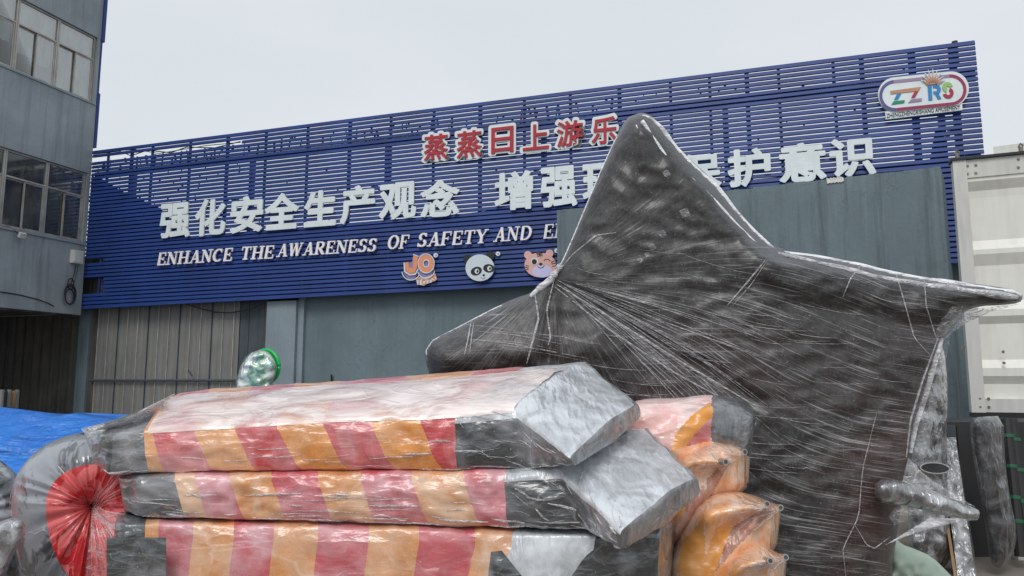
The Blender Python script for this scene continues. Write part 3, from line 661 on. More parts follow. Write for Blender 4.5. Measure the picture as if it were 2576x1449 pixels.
def racetrack(grow):
    cl, cr_ = (680, 690), (1900, 570); r_ = 335 + grow; n = 16; rot = -.10; out = []
    for i in range(n + 1):
        t = R(90 + 180 * i / n) + rot; out.append((cl[0] + r_ * math.cos(t) * 1.02, cl[1] + 5 + (r_ + 0) * math.sin(t)))
    for i in range(n + 1):
        t = R(-90 + 180 * i / n) + rot; out.append((cr_[0] + r_ * math.cos(t) * 1.02, cr_[1] + (r_) * math.sin(t)))
    return out
lg = fpoly(racetrack(40), .03, .09, M['letter'], scr, 'logo_board', Z7)
ri, ro = racetrack(-60), racetrack(5); n_ = len(ri)
for k, (a, b_, mt) in enumerate(((0, 17, 'l_vi'), (17, 34, 'l_mar'))):
    mm = MB()
    for i in range(a, b_ - 1): mm.prism(FAC, [FAC.uv(*Z7(*p), .09) for p in (ri[i], ro[i], ro[i + 1], ri[i + 1])], .0905, .098)
    mm.build('border', M[mt], lg)
mm = MB().prism(FAC, [FAC.uv(*Z7(*p), .09) for p in (ri[16], ro[16], ro[17], ri[17])], .0905, .098); mm.build('border', M['l_pu'], lg)
mm = MB().prism(FAC, [FAC.uv(*Z7(*p), .09) for p in (ri[33], ro[33], ro[0], ri[0])], .0905, .098); mm.build('border', M['l_mar'], lg)
def lp(pts, mt, nm='logo_stroke', o=.0905, th=.012): return fpoly(pts, o, o + th, M[mt], lg, nm, Z7)
lp([(575, 595), (1245, 505), (1205, 590), (585, 665)], 'l_or')
lp([(720, 665), (815, 655), (745, 780), (660, 790)], 'l_bl'); lp([(650, 820), (890, 795), (885, 855), (600, 895)], 'l_gr')
lp([(1100, 620), (1190, 605), (1115, 740), (1035, 748)], 'l_rd'); lp([(1035, 780), (1265, 750), (1265, 815), (970, 855)], 'l_pu')
lp([(1395, 480), (1480, 470), (1500, 795), (1415, 800)], 'l_bl')
lp([(1510, 470)] + ell(1590, 565, 95, 100, 10, 0, -90, 90) + [(1525, 670), (1520, 600)] + ell(1575, 565, 28, 38, 8, 0, 80, -80) + [(1515, 530)], 'l_bl')
lp([(1565, 680), (1640, 660), (1695, 765), (1620, 780)], 'l_bl')
lp(band_arc(1830, 515, 25, 115, 100, 350, 12), 'l_lg'); lp(band_arc(1845, 640, 45, 120, -70, 165, 12), 'l_rd')
sun_c = (1510, 470)
fpoly(ell(1510, 455, 150, 95, 12, -.08, 180, 360), .0905, .112, M['l_or'], lg, 'sunburst', Z7)
for k in range(9):
    a = R(-158 + k * 17); L_ = 310 - 14 * abs(k - 4); bx, by = 1510 + 90 * math.cos(a), 460 + 70 * math.sin(a); tx, ty = 1510 + L_ * math.cos(a), 460 + L_ * math.sin(a); px_, py_ = -math.sin(a) * 26, math.cos(a) * 26
    fpoly([(bx - px_, by - py_), (tx, ty), (bx + px_, by + py_)], .112, .119, M['l_or'], lg, 'sun_ray', Z7)
    fpoly([(bx - px_ * 1.7, by - py_ * 1.7), (bx + (tx - bx) * 1.28, by + (ty - by) * 1.28), (bx + px_ * 1.7, by + py_ * 1.7)], .1045, .1105, M['letter'], lg, 'sun_ray', Z7)
pb = fpoly([(455, 1070), (2140, 865), (2145, 1030), (470, 1235)], .03, .075, M['letter'], scr, 'name_plate', Z7)
vg, fg = glyph('ZHENGZHENGRISHANG AMUSEMENT', 0, .01)
ax = [p[0] for p in vg]; ay = [p[1] for p in vg]; vs = []
for p in vg:
    fx = (p[0] - min(ax)) / (max(ax) - min(ax)); fy = (p[1] - min(ay)) / (max(ay) - min(ay))
    x = 495 + fx * 1615; yb = 1185 - fx * 190; yt = 1090 - fx * 180; y = yb + (yt - yb) * fy
    u, z = FAC.uv(*Z7(x, y), .08); vs.append(FAC.P(u, z, .0755 if p[2] < 0 else .083))
mesh('lettering', vs, fg, M['dark'], pb)
# JQ toys, animal heads
Z5 = lambda x, y: (1006.2 + x * .2315, 603.7 + y * .2315)
jq = fpoly([(48, 245), (110, 250), (140, 235), (150, 152), (200, 180), (255, 145), (330, 165), (365, 230), (375, 330), (340, 395), (270, 410), (200, 370), (150, 435), (95, 435), (50, 370)], .03, .055, M['purple_p'], scr, 'logo_board', Z5)
for pts, mt, o in (([(50, 250), (95, 240), (105, 300), (145, 305), (150, 155), (200, 175), (190, 300), (165, 355), (110, 368), (65, 330)], 'orange_p', .056),
                   (band_arc(285, 255, 36, 85, 0, 359, 22, 1.18), 'orange_p', .056), ([(300, 285), (335, 270), (375, 320), (330, 335)], 'orange_p', .062)):
    fpoly(pts, o, o + .02, M[mt], jq, 'logo_letter', Z5)
for pts in ([(140, 150), (200, 172), (206, 178), (196, 182), (150, 163)], band_arc(285, 255, 28, 37, 0, 359, 22, 1.18), band_arc(285, 255, 84, 92, 0, 359, 22, 1.18), [(40, 245), (50, 243), (58, 335), (105, 372), (165, 362), (195, 310), (202, 318), (170, 378), (102, 386), (45, 345)], band_arc(120, 340, 92, 101, 20, 175, 12, 1.0), band_arc(285, 320, 90, 98, 10, 165, 12, 1.0)):
    fpoly(pts, .0785, .083, M['prt_w'], jq, 'logo_outline', Z5)
toy = fpoly([(175, 410), (235, 400), (260, 415), (330, 390), (385, 365), (405, 430), (340, 465), (300, 475), (265, 500), (235, 490), (195, 488)], .03, .055, M['prt_w'], scr, 'logo_board', Z5)
for ch, b_ in (('T', (186, 232, 412, 480)), ('O', (236, 288, 420, 490)), ('Y', (290, 342, 402, 472)), ('S', (345, 395, 378, 450))):
    (x0, y0), (x1, y1) = Z5(b_[0], b_[2]), Z5(b_[1], b_[3]); place_glyph('logo_letter', glyph(ch, .03), (x0, x1, y0, y1), .056, .066, M['orange_p'], toy)
for cx, cy in ((392, 167), (1068, 151), (1703, 118)):
    rg = fpoly(ell(cx, cy, 24, 24, 18), .03, .05, M['prt_w'], scr, 'registered_mark', Z5); fpoly(ell(cx, cy, 9, 9, 10), .0505, .055, M['purple_p'], rg, 'mark_dot', Z5)
# round black-and-white bear face
pf = fpoly(ell(875, 305, 155, 145, 32, -.05), .035, .075, M['panda_w'], scr, 'bear_face_board', Z5)
for cx, cy in ((745, 210), (985, 175)): fpoly(ell(cx, cy, 48, 50, 18), .03, .06, M['prt_k'], pf, 'ear', Z5)
for cx, cy, r_ in ((830, 338, -.35), (966, 308, .1)):
    e = fpoly(ell(cx, cy, 62, 46, 20, r_), .0755, .079, M['prt_k'], pf, 'eye_patch', Z5)
    fpoly(ell(cx + 6, cy + 2, 24, 28, 14), .0795, .081, M['prt_w'], pf, 'eye', Z5); fpoly(ell(cx + 12, cy + 2, 11, 17, 10), .0815, .083, M['prt_k'], pf, 'pupil', Z5)
fpoly(ell(910, 383, 14, 12, 10), .0755, .08, M['prt_k'], pf, 'nose', Z5); fpoly(band_arc(905, 395, 22, 28, 20, 160, 8), .0755, .08, M['purple_p'], pf, 'mouth', Z5)
# winking striped cub face
tf = fpoly(ell(1530, 275, 170, 135, 32, .05), .035, .075, M['pink'], scr, 'cub_face_board', Z5)
for cx, cy in ((1395, 165), (1630, 148)): fpoly(ell(cx, cy, 42, 42, 18), .03, .06, M['pink'], tf, 'ear', Z5)
fpoly(ell(1545, 340, 110, 68, 22, .0), .0755, .078, M['lilac'], tf, 'muzzle', Z5)
fpoly(ell(1463, 232, 42, 38, 18), .0785, .080, M['prt_w'], tf, 'eye', Z5); fpoly(ell(1460, 236, 28, 29, 14), .0805, .082, M['prt_k'], tf, 'pupil', Z5)
fpoly(band_arc(1597, 235, 30, 38, 200, 350, 8, .8), .0755, .081, M['prt_k'], tf, 'winking_eye', Z5)
fpoly(ell(1530, 262, 20, 15, 10), .0785, .083, M['prt_k'], tf, 'nose', Z5); fpoly(band_arc(1530, 265, 36, 42, 10, 150, 10), .0785, .083, M['prt_k'], tf, 'mouth', Z5)
for pts in ([(1480, 142), (1550, 135), (1552, 143), (1482, 150)], [(1488, 155), (1545, 150), (1546, 157), (1489, 163)], [(1492, 172), (1552, 166), (1553, 174), (1493, 180)], [(1514, 145), (1524, 144), (1526, 168), (1516, 169)],
            [(1365, 268), (1400, 283), (1398, 291), (1366, 278)], [(1360, 290), (1398, 302), (1395, 310), (1362, 300)], [(1366, 318), (1398, 316), (1398, 323), (1368, 327)], [(1640, 240), (1675, 222), (1678, 230), (1645, 250)], [(1645, 258), (1690, 245), (1692, 253), (1648, 268)], [(1655, 282), (1695, 275), (1692, 284), (1656, 290)]):
    fpoly(pts, .0755, .0785 if pts[0][1] > 200 else .08, M['prt_k'], tf, 'stripe', Z5)

# ------------------------------------------------------------------ grey wall block in front of the sign
OB = .75
sb0, zb0_ = FAC.uv(1401, 530, OB); sb1, zb1_ = FAC.uv(2366, 420, OB)
wb = thing('wall_block', 'tall grey rendered wall block standing in front of the right half of the blue sign', 'wall', FAC.P((sb0 + sb1) / 2, 0, OB - .5))
bdir = vdir(2560)
pA, pB = FAC.P(sb0, 0, OB), FAC.P(sb1, 0, OB); pC = pB + bdir * 1.15; pD = FAC.P(sb0, 0, .25)
pC = Vector((pC.x, pC.y, 0))
def lift(p, z): return Vector((p.x, p.y, z))
bm = MB(); bm.hexa([lift(pD, 0), lift(pA, 0), lift(pB, 0), lift(pC, 0), lift(pD, zb0_), lift(pA, zb0_), lift(pB, zb1_), lift(pC, zb1_ - .1)])
bm.build('block', M['stucco3'], wb)
bd = MB()
for k, (x, y) in enumerate(((2084, 455), (2093, 453), (2101, 456), (2110, 450), (2117, 452))):
    u, z = FAC.uv(x, y, OB); zt = zb0_ + (zb1_ - zb0_) * (u - sb0) / (sb1 - sb0); bd.hexa([FAC.P(u - .03, zt - .06, OB - .02), FAC.P(u - .02, zt - .07, OB + .02), FAC.P(u + .03, zt - .05, OB + .02), FAC.P(u + .03, zt - .05, OB - .02), FAC.P(u - .02, zt + .02, OB - .02), FAC.P(u - .03, zt + .03, OB + .015), FAC.P(u + .025, zt + .01, OB + .01), FAC.P(u + .02, zt + .02, OB - .02)])
bd.build('broken_plaster', M['white_box'], wb, kind='stuff')
cop = MB(); n = 60                                                # uneven top edge of render
for i in range(n):
    a = sb0 + (sb1 - sb0) * i / n; c = sb0 + (sb1 - sb0) * (i + .93) / n; h = random.uniform(.004, .022)
    za = zb0_ + (zb1_ - zb0_) * i / n; cop.pbox(FAC, a, c, za - .03, za + h, OB - .12, OB + random.uniform(-.006, .004))
cop.build('top_edge_render', M['stucco3'], wb, kind='stuff')

# ------------------------------------------------------------------ white truck body on the right
TB = Plane(at(2395, 405, 8.0), -vdir(-3000), None); TB.n = Vector((TB.e.y, -TB.e.x, 0))
tk = thing('truck_body', 'white corrugated truck body with a riveted frame at the right edge', 'truck body', TB.P(1.2, 0, -.6))
zt_ = TB.uv(2395, 407)[1]; zb_ = TB.uv(2430, 1037)[1]; TLn = 2.6
sp = TB.uv(2430, 420)[0]
print('truck', zt_, zb_, sp)
bdirT = Vector((.60, .8, 0))
def tbox(mb, u0, u1, z0, z1, o0, o1): return mb.pbox(TB, u0, u1, z0, z1, o0, o1)
tbox(MB(), 0, sp, zb_, zt_, -.12, .03).build('corner_post', M['cont_f'], tk)
r1 = TB.uv(2450, 447)[1]; r0 = TB.uv(2450, 1003)[1]
tr_ = tbox(MB(), sp + .002, TLn, r1, zt_ - .004, -.1, .018).build('top_rail', M['cont_f'], tk)
br_ = tbox(MB(), sp + .002, TLn, zb_ + .004, r0, -.1, .018).build('bottom_rail', M['cont_f'], tk)
tbox(MB(), -.02, TLn, zt_, zt_ + .028, -.14, .05).build('roof_seal', M['black'], tk)
tbox(MB(), -.0, TLn, zb_ - .05, zb_ - .002, -.14, .035).build('floor_seal', M['black'], tk)
# corrugated sheets between the rails: one sheet per wave
zc = [446, 480, 500, 598, 625, 646, 672, 770, 786, 808, 918, 940, 958, 1003]
segs = [(446, .012), (456, .012), (478, -.045), (496, -.052), (604, -.052), (628, .0), (640, .0), (668, -.05), (700, -.052), (757, -.05), (780, .0), (796, .0), (815, -.05), (905, -.052), (926, .0), (946, .0), (966, -.05), (1003, -.05)]
# rows read at x = 2450; top sides of a ridge catch light, undersides are dark
vs = []; fs = []
for i, (y, o) in enumerate(segs):
    z = TB.uv(2455, y)[1]; vs += [TB.P(sp + .003, z, o - .01), TB.P(TLn, z, o - .01)]
for i in range(len(segs) - 1): fs.append((2 * i, 2 * i + 2, 2 * i + 3, 2 * i + 1))
mesh('corrugated_side', vs, fs, M['cont'], tk)
def bolt(x, y, par):
    u, z = TB.uv(x, y, .02); MB().bar(TB.P(u, z, .012), TB.P(u, z, .030), .017, 8, .012).build('bolt', M['bolt'], par)
for x, y in ((2430 + 4, 417), (2455, 415), (2434, 437), (2455, 435), (2562, 400), (2562, 421), (2566 + 40, 400)): bolt(x, y, tr_)
for x, y in ((2465, 1000 + 3), (2487, 1003), (2466, 1024), (2488, 1024)): bolt(x, y, br_)
for x, y in ((2524, 885), (2526, 913)): bolt(x, y, tk)
pts = [TB.P(0, 0, -.12), TB.P(TLn, 0, -.12)]; back = [p + bdirT * 2.0 for p in pts]
MB().hexa([lift(pts[0], zb_ + .004), lift(pts[1], zb_ + .004), lift(back[1], zb_ + .004), lift(back[0], zb_ + .004), lift(pts[0], zt_ - .01), lift(pts[1], zt_ - .01), lift(back[1], zt_ - .01), lift(back[0], zt_ - .01)]).build('box_interior', M['cont'], tk)
u_, z_ = TB.uv(2475, 385, -.9); u2, z2 = TB.uv(2475, 372, -.9)
MB().hexa([lift(TB.P(u_ + .1, 0, -.9), z_ - .2), lift(TB.P(TLn, 0, -.9), z_ - .2), lift(TB.P(TLn, 0, -.9) + bdirT, z_ - .2), lift(TB.P(u_ + .1, 0, -.9) + bdirT, z_ - .2), lift(TB.P(u_ + .1, 0, -.9), z2), lift(TB.P(TLn, 0, -.9), z2 + .06), lift(TB.P(TLn, 0, -.9) + bdirT, z2 + .06), lift(TB.P(u_ + .1, 0, -.9) + bdirT, z2)]).build('roof_cap', M['cont_f'], tk)
for x in (2408, 2570):
    u, z = TB.uv(x, 396, -.02); MB().bar(TB.P(u, zt_ + .02, -.02), TB.P(u, zt_ + .09, -.02), .022, 8).tube([TB.P(u - .02, zt_ + .09, -.02), TB.P(u, zt_ + .13, -.02), TB.P(u + .025, zt_ + .1, -.02)], .012).build('roof_hook', M['bolt'], tk)
MB().tube([TB.P(*TB.uv(2427, 872, .035), .035), TB.P(*TB.uv(2421, 870, .05), .05), TB.P(*TB.uv(2419, 880, .05), .05), TB.P(*TB.uv(2419, 896, .04), .04)], .008).build('latch_wire', M['bolt'], tk)
# chassis and wheels beyond the frame on the right
ch = MB(); c0 = TB.P(1.5, 0, -.5) + bdirT * .4; c1 = TB.P(2.5, 0, -.5) + bdirT * .4
ch.bar(lift(c0, zb_ - .16), lift(c1, zb_ - .16), .1, 6); ch.bar(lift(c0, zb_ - .12), lift(c0, 0), .06, 8); ch.bar(lift(c1, zb_ - .12), lift(c1, 0), .06, 8); ch.build('chassis', M['dark'], tk)

# ------------------------------------------------------------------ inflate helper for soft wrapped things
def seg_dist(P, poly):
    P = np.asarray(P, float); best = np.full(len(P), 1e9)
    A = np.asarray(poly, float); Bq = np.roll(A, -1, 0)
    for a, b_ in zip(A, Bq):
        d = b_ - a; t = np.clip(((P - a) @ d) / (d @ d + 1e-9), 0, 1); q = a + t[:, None] * d
        best = np.minimum(best, np.hypot(*(P - q).T))
    return best
def inside(P, poly):
    P = np.asarray(P, float); x, y = P.T; r = np.zeros(len(P), bool); n = len(poly)
    for i in range(n):
        x0, y0 = poly[i]; x1, y1 = poly[(i + 1) % n]
        if y0 == y1: continue
        c = ((y0 > y) != (y1 > y)) & (x < (x1 - x0) * (y - y0) / (y1 - y0) + x0); r ^= c
    return r
def smooth_poly(poly, it=2, keep=()):
    for _ in range(it):
        out = []
        for i in range(len(poly)):
            a, b_ = poly[i], poly[(i + 1) % len(poly)]
            out += [(a[0] * .75 + b_[0] * .25, a[1] * .75 + b_[1] * .25), (a[0] * .25 + b_[0] * .75, a[1] * .25 + b_[1] * .75)]
        poly = out
    return poly
def resample(poly, step):
    out = []
    for i in range(len(poly)):
        a, b_ = poly[i], poly[(i + 1) % len(poly)]; L_ = math.dist(a, b_); n = max(1, round(L_ / step))
        for k in range(n): out.append((a[0] + (b_[0] - a[0]) * k / n, a[1] + (b_[1] - a[1]) * k / n))
    return out
class Soft:
    """closed soft body: outline on the picture grid at its own distance, real thickness"""
    def __init__(s, poly, D, T, Rpx, step=9, it=1, gx=0, gy=0, extra=None, wr=.012, seed=0, edge=.6):
        s.poly = resample(smooth_poly(poly, it), step); s.D0, s.T, s.R = D, T, Rpx; s.gx, s.gy, s.extra, s.wr, s.seed, s.edge = gx, gy, extra, wr, seed, edge
        s.cx = sum(p[0] for p in poly) / len(poly); s.cy = sum(p[1] for p in poly) / len(poly)
        xs = [p[0] for p in s.poly]; ys = [p[1] for p in s.poly]; g = []
        y = min(ys); r = 0
        while y < max(ys):
            x = min(xs) + (step / 2 if r % 2 else 0)
            while x < max(xs): g.append((x + random.uniform(-1, 1) * step * .15, y)); x += step
            y += step * .87; r += 1
        g = np.array(g); ins = inside(g, s.poly); g = g[ins]; d = seg_dist(g, s.poly); g = g[d > step * .55]
        n = len(s.poly); pts = [Vector(p) for p in s.poly] + [Vector(p) for p in g]
        res = geometry.delaunay_2d_cdt(pts, [(i, (i + 1) % n) for i in range(n)], [list(range(n))], 1, 1e-4)
        s.p2 = [tuple(v) for v in res[0]]; s.tri = [tuple(f) for f in res[2]]
        s.d = seg_dist(s.p2, s.poly); s.d[s.d < .01] = 0
    def height(s, d):
        q = np.clip(d / s.R, 0, 1); return s.T * np.sqrt(np.clip(1 - (1 - q) ** 2, 0, 1))
    def depth(s, p): return s.D0 + s.gx * (p[0] - s.cx) / 1000 + s.gy * (p[1] - s.cy) / 1000
    def front(s, p, d):
        h = float(s.height(np.array([d]))[0]); D = s.depth(p); q = min(d / (s.R * .35), 1)
        w_ = at(p[0], p[1], D) * 3 + Vector((s.seed, 0, 0))
        n1 = 1 - abs(noise.noise(Vector((w_.x * 1.3, w_.y, w_.z * 2.4)))) * 2; n2 = noise.noise(w_ * 4.5)
        h += q * (s.wr * (n1 + .45 * n2))
        if s.extra: h += s.extra(p[0], p[1], d) * min(1, d / (s.R * .5))
        return D - h, D + float(s.height(np.array([d]))[0]) * .9
    def fpt(s, px, py, lift_=0.006):
        d = float(seg_dist([(px, py)], s.poly)[0]); 
        if not inside([(px, py)], s.poly)[0]: d = 0
        f, _ = s.front((px, py), d); return at(px, py, f - lift_)
    def build(s, name, mat, parent, label=None, regions=(), uvf=None, back_clip=None):
        F = []; B = []
        for p, d in zip(s.p2, s.d):
            f, b_ = s.front(p, d); F.append(at(p[0], p[1], f)); B.append(F[-1] if d == 0 else at(p[0], p[1], b_))
        for q in F + B:
            if q.z < 0.01: q.z = .01
        groups = {}
        cen = np.array([[sum(s.p2[i][k] for i in t) / 3 for k in (0, 1)] for t in s.tri]); asg = np.full(len(s.tri), -1)
        for ri_, rg_ in enumerate(regions): 
            ins = inside(cen, rg_[0]); asg[ins] = ri_
        objs = []
        for gi in sorted(set(asg.tolist())):
            nm, mt, lb = (name, mat, label) if gi < 0 else (regions[gi][1], regions[gi][2], regions[gi][3] if len(regions[gi]) > 3 else None)
            idx = {}; vs = []; fs = []; uv = []
            def vid(i, side):
                key = (i, 0 if s.d[i] == 0 else side)
                if key not in idx: idx[key] = len(vs); vs.append(F[i] if key[1] == 0 else B[i]); uv.append(uvf(*s.p2[i]) if uvf else (0, 0))
                return idx[key]
            for t, g_ in zip(s.tri, asg):
                if g_ == gi: fs.append(tuple(vid(i, 0) for i in t)[::-1])
                if gi < 0: 
                    q = tuple(vid(i, 1) for i in t)
                    if len(set(q)) == 3: fs.append(q)
            # orient front towards the camera
            if not fs: continue
            a, b_, c = (vs[i] for i in fs[0]); 
            if (b_ - a).cross(c - a).dot(CAM - a) < 0: fs = [f[::-1] for f in fs]
            o = mesh(nm, vs, fs, mt, parent, lb, smooth=True)
            if uvf:
                l = o.data.uv_layers.new(name='flow')
                for lo in o.data.loops: l.data[lo.index].uv = uv[lo.vertex_index]
            objs.append(o)
        return objs

# ------------------------------------------------------------------ big dark figure
star_poly = [(1592, 290), (1612, 283), (1636, 288), (1665, 318), (1700, 362), (1740, 405), (1800, 458), (1850, 522), (1900, 578), (1955, 627), (2060, 641), (2160, 660), (2245, 682), (2335, 698), (2420, 710), (2530, 724), (2568, 734), (2574, 748), (2566, 762), (2520, 768), (2465, 770), (2430, 782), (2400, 808), (2380, 840), (2360, 900), (2339, 954), (2322, 1000), (2307, 1050), (2297, 1110), (2292, 1158), (2275, 1210), (2262, 1304), (2250, 1390), (2244, 1449), (2240, 1600),
             (1700, 1600), (1690, 1300), (1640, 1080), (1500, 1030), (1300, 990), (1180, 1000), (1085, 960), (1070, 905), (1072, 880), (1090, 852), (1150, 822), (1200, 796), (1250, 770), (1300, 748), (1335, 738), (1350, 722), (1372, 706), (1395, 682), (1415, 655), (1440, 598), (1470, 525), (1510, 430), (1550, 342), (1578, 296)]
A1 = (1392, 700)
def star_extra(x, y, d):
    h = 0
    # ridge from peak down to the centre, groove fan from the left tie point
    def seg(ax_, ay_, bx_, by_, w_, a):
        dx, dy = bx_ - ax_, by_ - ay_; t = max(0, min(1, ((x - ax_) * dx + (y - ay_) * dy) / (dx * dx + dy * dy))); q = math.hypot(x - ax_ - t * dx, y - ay_ - t * dy); return a * math.exp(-(q / w_) ** 2)
    h += seg(1620, 300, 1940, 660, 60, .06) + seg(1940, 660, 2560, 748, 50, .05) + seg(1940, 660, 2060, 1400, 150, .10)
    h += seg(1110, 890, 1500, 880, 60, .10)
    h -= seg(1395, 700, 1380, 900, 22, .09) + seg(1400, 720, 1900, 1010, 26, .05) + seg(2377, 838, 2000, 760, 30, .05)
    h += .012 * math.sin((x * .6 + y) * .05) * noise.noise(Vector((x * .004, y * .004, 3)))
    return h
star = thing('wrapped_figure', 'large dark pointed soft figure bound in clear stretch film, peak and fin sticking out', 'wrapped figure', at(1950, ground_y(5.7), 5.7))
SS = Soft(star_poly, 5.7, .24, 85, 9, 1, gx=-.25, extra=star_extra, wr=.020, seed=2.2)
def flow_uv(x, y):
    r_ = math.hypot(x - A1[0], y - A1[1]) + 1; th = math.atan2(y - A1[1], x - A1[0])
    w_ = min(1, max(0, (r_ - 350) / 500))            # far from the tie the turns run nearly parallel
    par = (y - 700 - .16 * (x - 1400)) / 700
    return (th * (1 - w_) + par * w_, r_ / 260)
SS.build('body', M['star'], star, uvf=flow_uv)
# a second, thin sheet of film over it is stretched from the tie to the far corners
def ribbon(mb, pts, wdt):
    k = len(mb.v); 
    for i, p in enumerate(pts):
        d = (pts[min(i + 1, len(pts) - 1)] - pts[max(0, i - 1)]).normalized(); v = (CAM - p).normalized(); sdir = d.cross(v).normalized(); w_ = wdt * (.35 + .65 * math.sin(math.pi * (i + .3) / (len(pts) - .4)))
        mb.v += [p - sdir * w_, p + v * w_ * .5, p + sdir * w_]
    for i in range(len(pts) - 1):
        a = k + 3 * i; mb.f += [(a, a + 1, a + 4, a + 3), (a + 1, a + 2, a + 5, a + 4)]
def strand(S, mb, pts, wdt, lift_=.008, n=14):
    out = []
    for i in range(n):
        t = i / (n - 1) * (len(pts) - 1); k = min(int(t), len(pts) - 2); f = t - k; x = pts[k][0] * (1 - f) + pts[k + 1][0] * f; y = pts[k][1] * (1 - f) + pts[k + 1][1] * f
        out.append(S.fpt(x, y, lift_))
    ribbon(mb, out, wdt)
M['strand'] = mat_film('film strand', .62, (.80, .79, .82), 14, .3)
mb = MB()
for k in range(46):                                     # fan from the left tie point
    a = random.uniform(.16, .80) if k % 3 else random.uniform(.42, .60); r0_ = random.uniform(5, 260); r1_ = r0_ + random.uniform(160, 520); bend = random.uniform(-.02, .10)
    pts = []
    for t in np.linspace(0, 1, 7):
        r_ = r0_ + (r1_ - r0_) * t; aa = a + bend * t; pts.append((A1[0] + r_ * math.cos(aa), A1[1] + r_ * math.sin(aa)))
    pts = [p for p in pts if inside([p], SS.poly)[0]]
    if len(pts) > 2: strand(SS, mb, pts, random.uniform(.0012, .003))
for k in range(60):                                     # short tight turns
    x, y = random.uniform(1440, 2330), random.uniform(620, 1180); L_ = random.uniform(50, 210); a = random.uniform(.02, .28) if x < 2000 else random.uniform(-.05, .35)
    pts = [(x + L_ * t * math.cos(a), y + L_ * t * math.sin(a) + 6 * math.sin(t * 3)) for t in (0, .33, .66, 1)]
    if all(inside([p], SS.poly)[0] for p in pts): strand(SS, mb, pts, random.uniform(.0009, .002), n=8)
for k in range(0):                                     # steep strands at the right side
    x = random.uniform(2130, 2330); y = random.uniform(760, 900); x1 = x - random.uniform(20, 130); y1 = y + random.uniform(300, 560)
    pts = [(x, y), ((x + x1) / 2 + 8, (y + y1) / 2), (x1, y1)]
    if all(inside([p], SS.poly)[0] for p in pts): strand(SS, mb, pts, random.uniform(.0009, .0022))
for k in range(14):
    x, y = random.uniform(1150, 1330), random.uniform(800, 880); strand(SS, mb, [(x, y), (x + 90, y + 8), (x + 200, y + 30)], .0015, n=8)
mb.build('film_streaks', M['strand'], star, kind='stuff')
def band_film(pts, wdt, mat='strand', nm='film_band'):
    m_ = MB(); strand(SS, m_, pts, wdt, .012, 18); m_.build(nm, M[mat], star)
for pts, wd in (([(1400, 715), (1560, 815), (1720, 915), (1900, 1020)], .009), ([(1396, 722), (1540, 835), (1700, 940), (1850, 1020)], .007), ([(1395, 700), (1375, 780), (1385, 850), (1378, 870)], .006), ([(1345, 735), (1355, 800), (1340, 860), (1325, 915)], .008), ([(1185, 808), (1178, 850), (1168, 895)], .005), ([(1192, 810), (1186, 850), (1182, 885)], .004),
                ([(1395, 695), (1440, 640), (1500, 592), (1550, 585)], .005), ([(2165, 668), (2140, 700), (2120, 748)], .004), ([(1925, 655), (1880, 710), (1830, 768)], .006), ([(1930, 655), (1890, 715), (1842, 770)], .003),
                ([(2255, 690), (2275, 760), (2300, 850), (2350, 905)], .004), ([(2325, 700), (2330, 770), (2355, 850), (2372, 862)], .004), ([(2205, 1040), (2170, 1180), (2160, 1300), (2120, 1380), (2128, 1449)], .003),
                ([(2150, 1320), (2180, 1370), (2200, 1380), (2240, 1350)], .004), ([(2370, 850), (2352, 900), (2325, 990), (2303, 1060), (2290, 1140)], .030), ([(2360, 850), (2320, 960), (2290, 1060), (2280, 1150)], .007)):
    band_film(pts, wd, 'film_d' if wd > .02 else 'strand')
# rolled film along the upper edges
def edge_roll(pts, r, D, nm='film_edge', inset=5, mat='cord'):
    P_ = []
    for i in range(60):
        t = i / 59 * (len(pts) - 1); k = min(int(t), len(pts) - 2); f = t - k; x = pts[k][0] * (1 - f) + pts[k + 1][0] * f; y = pts[k][1] * (1 - f) + pts[k + 1][1] * f
        P_.append(at(x, y + inset, D + SS.gx * (x - SS.cx) / 1000 - .03))
    MB().tube(P_, r, 8, lambda t: (.55 + .9 * abs(noise.noise(Vector((t * 5, r * 99, 0))))) + .25 * math.sin(math.pi * t)).build(nm, M[mat], star, smooth=True)
edge_roll([(1596, 296), (1618, 288), (1640, 296), (1665, 324), (1700, 368), (1740, 410), (1800, 464), (1850, 526), (1900, 582), (1955, 632)], .033, 5.66, inset=8)
edge_roll([(1615, 292), (1640, 330), (1680, 390), (1740, 440), (1800, 495), (1850, 550), (1900, 600), (1950, 640)], .016, 5.50, inset=12)
edge_roll([(1600, 300), (1622, 350), (1660, 420), (1720, 480), (1800, 540), (1870, 600), (1940, 650)], .009, 5.50, inset=14)
edge_roll([(1955, 630), (2060, 643), (2160, 662), (2245, 684), (2335, 700), (2420, 712), (2530, 728), (2568, 738)], .028, 5.66, inset=6)
edge_roll([(1955, 640), (2060, 665), (2200, 700), (2335, 722), (2440, 735), (2560, 750)], .03, 5.54, inset=-2, mat='film_d')
edge_roll([(1075, 905), (1072, 880), (1090, 854), (1150, 824), (1250, 772), (1335, 740), (1350, 724), (1395, 684), (1415, 657), (1440, 600), (1470, 528), (1510, 433), (1550, 345), (1592, 294)], .007, 5.70, inset=2)
edge_roll([(1335, 742), (1355, 722), (1385, 700), (1398, 680), (1412, 660)], .03, 5.62, inset=6, mat='film_d')
# small label patches and film scraps
for k, (x, y, s_) in enumerate(((1640, 622, 8), (1628, 640, 6), (1610, 655, 6), (1665, 588, 9), (1722, 535, 11), (1676, 436, 8))):
    a = random.uniform(-.7, -.3); q = [SS.fpt(x + s_ * (c * math.cos(a) - d_ * math.sin(a)), y + s_ * (c * math.sin(a) + d_ * math.cos(a)), .01) for c, d_ in ((-1, -1), (1, -.8), (1.1, 1), (-.8, 1))]
    mesh('film_scrap', q, [(0, 1, 2, 3)], M['film_t'], star)
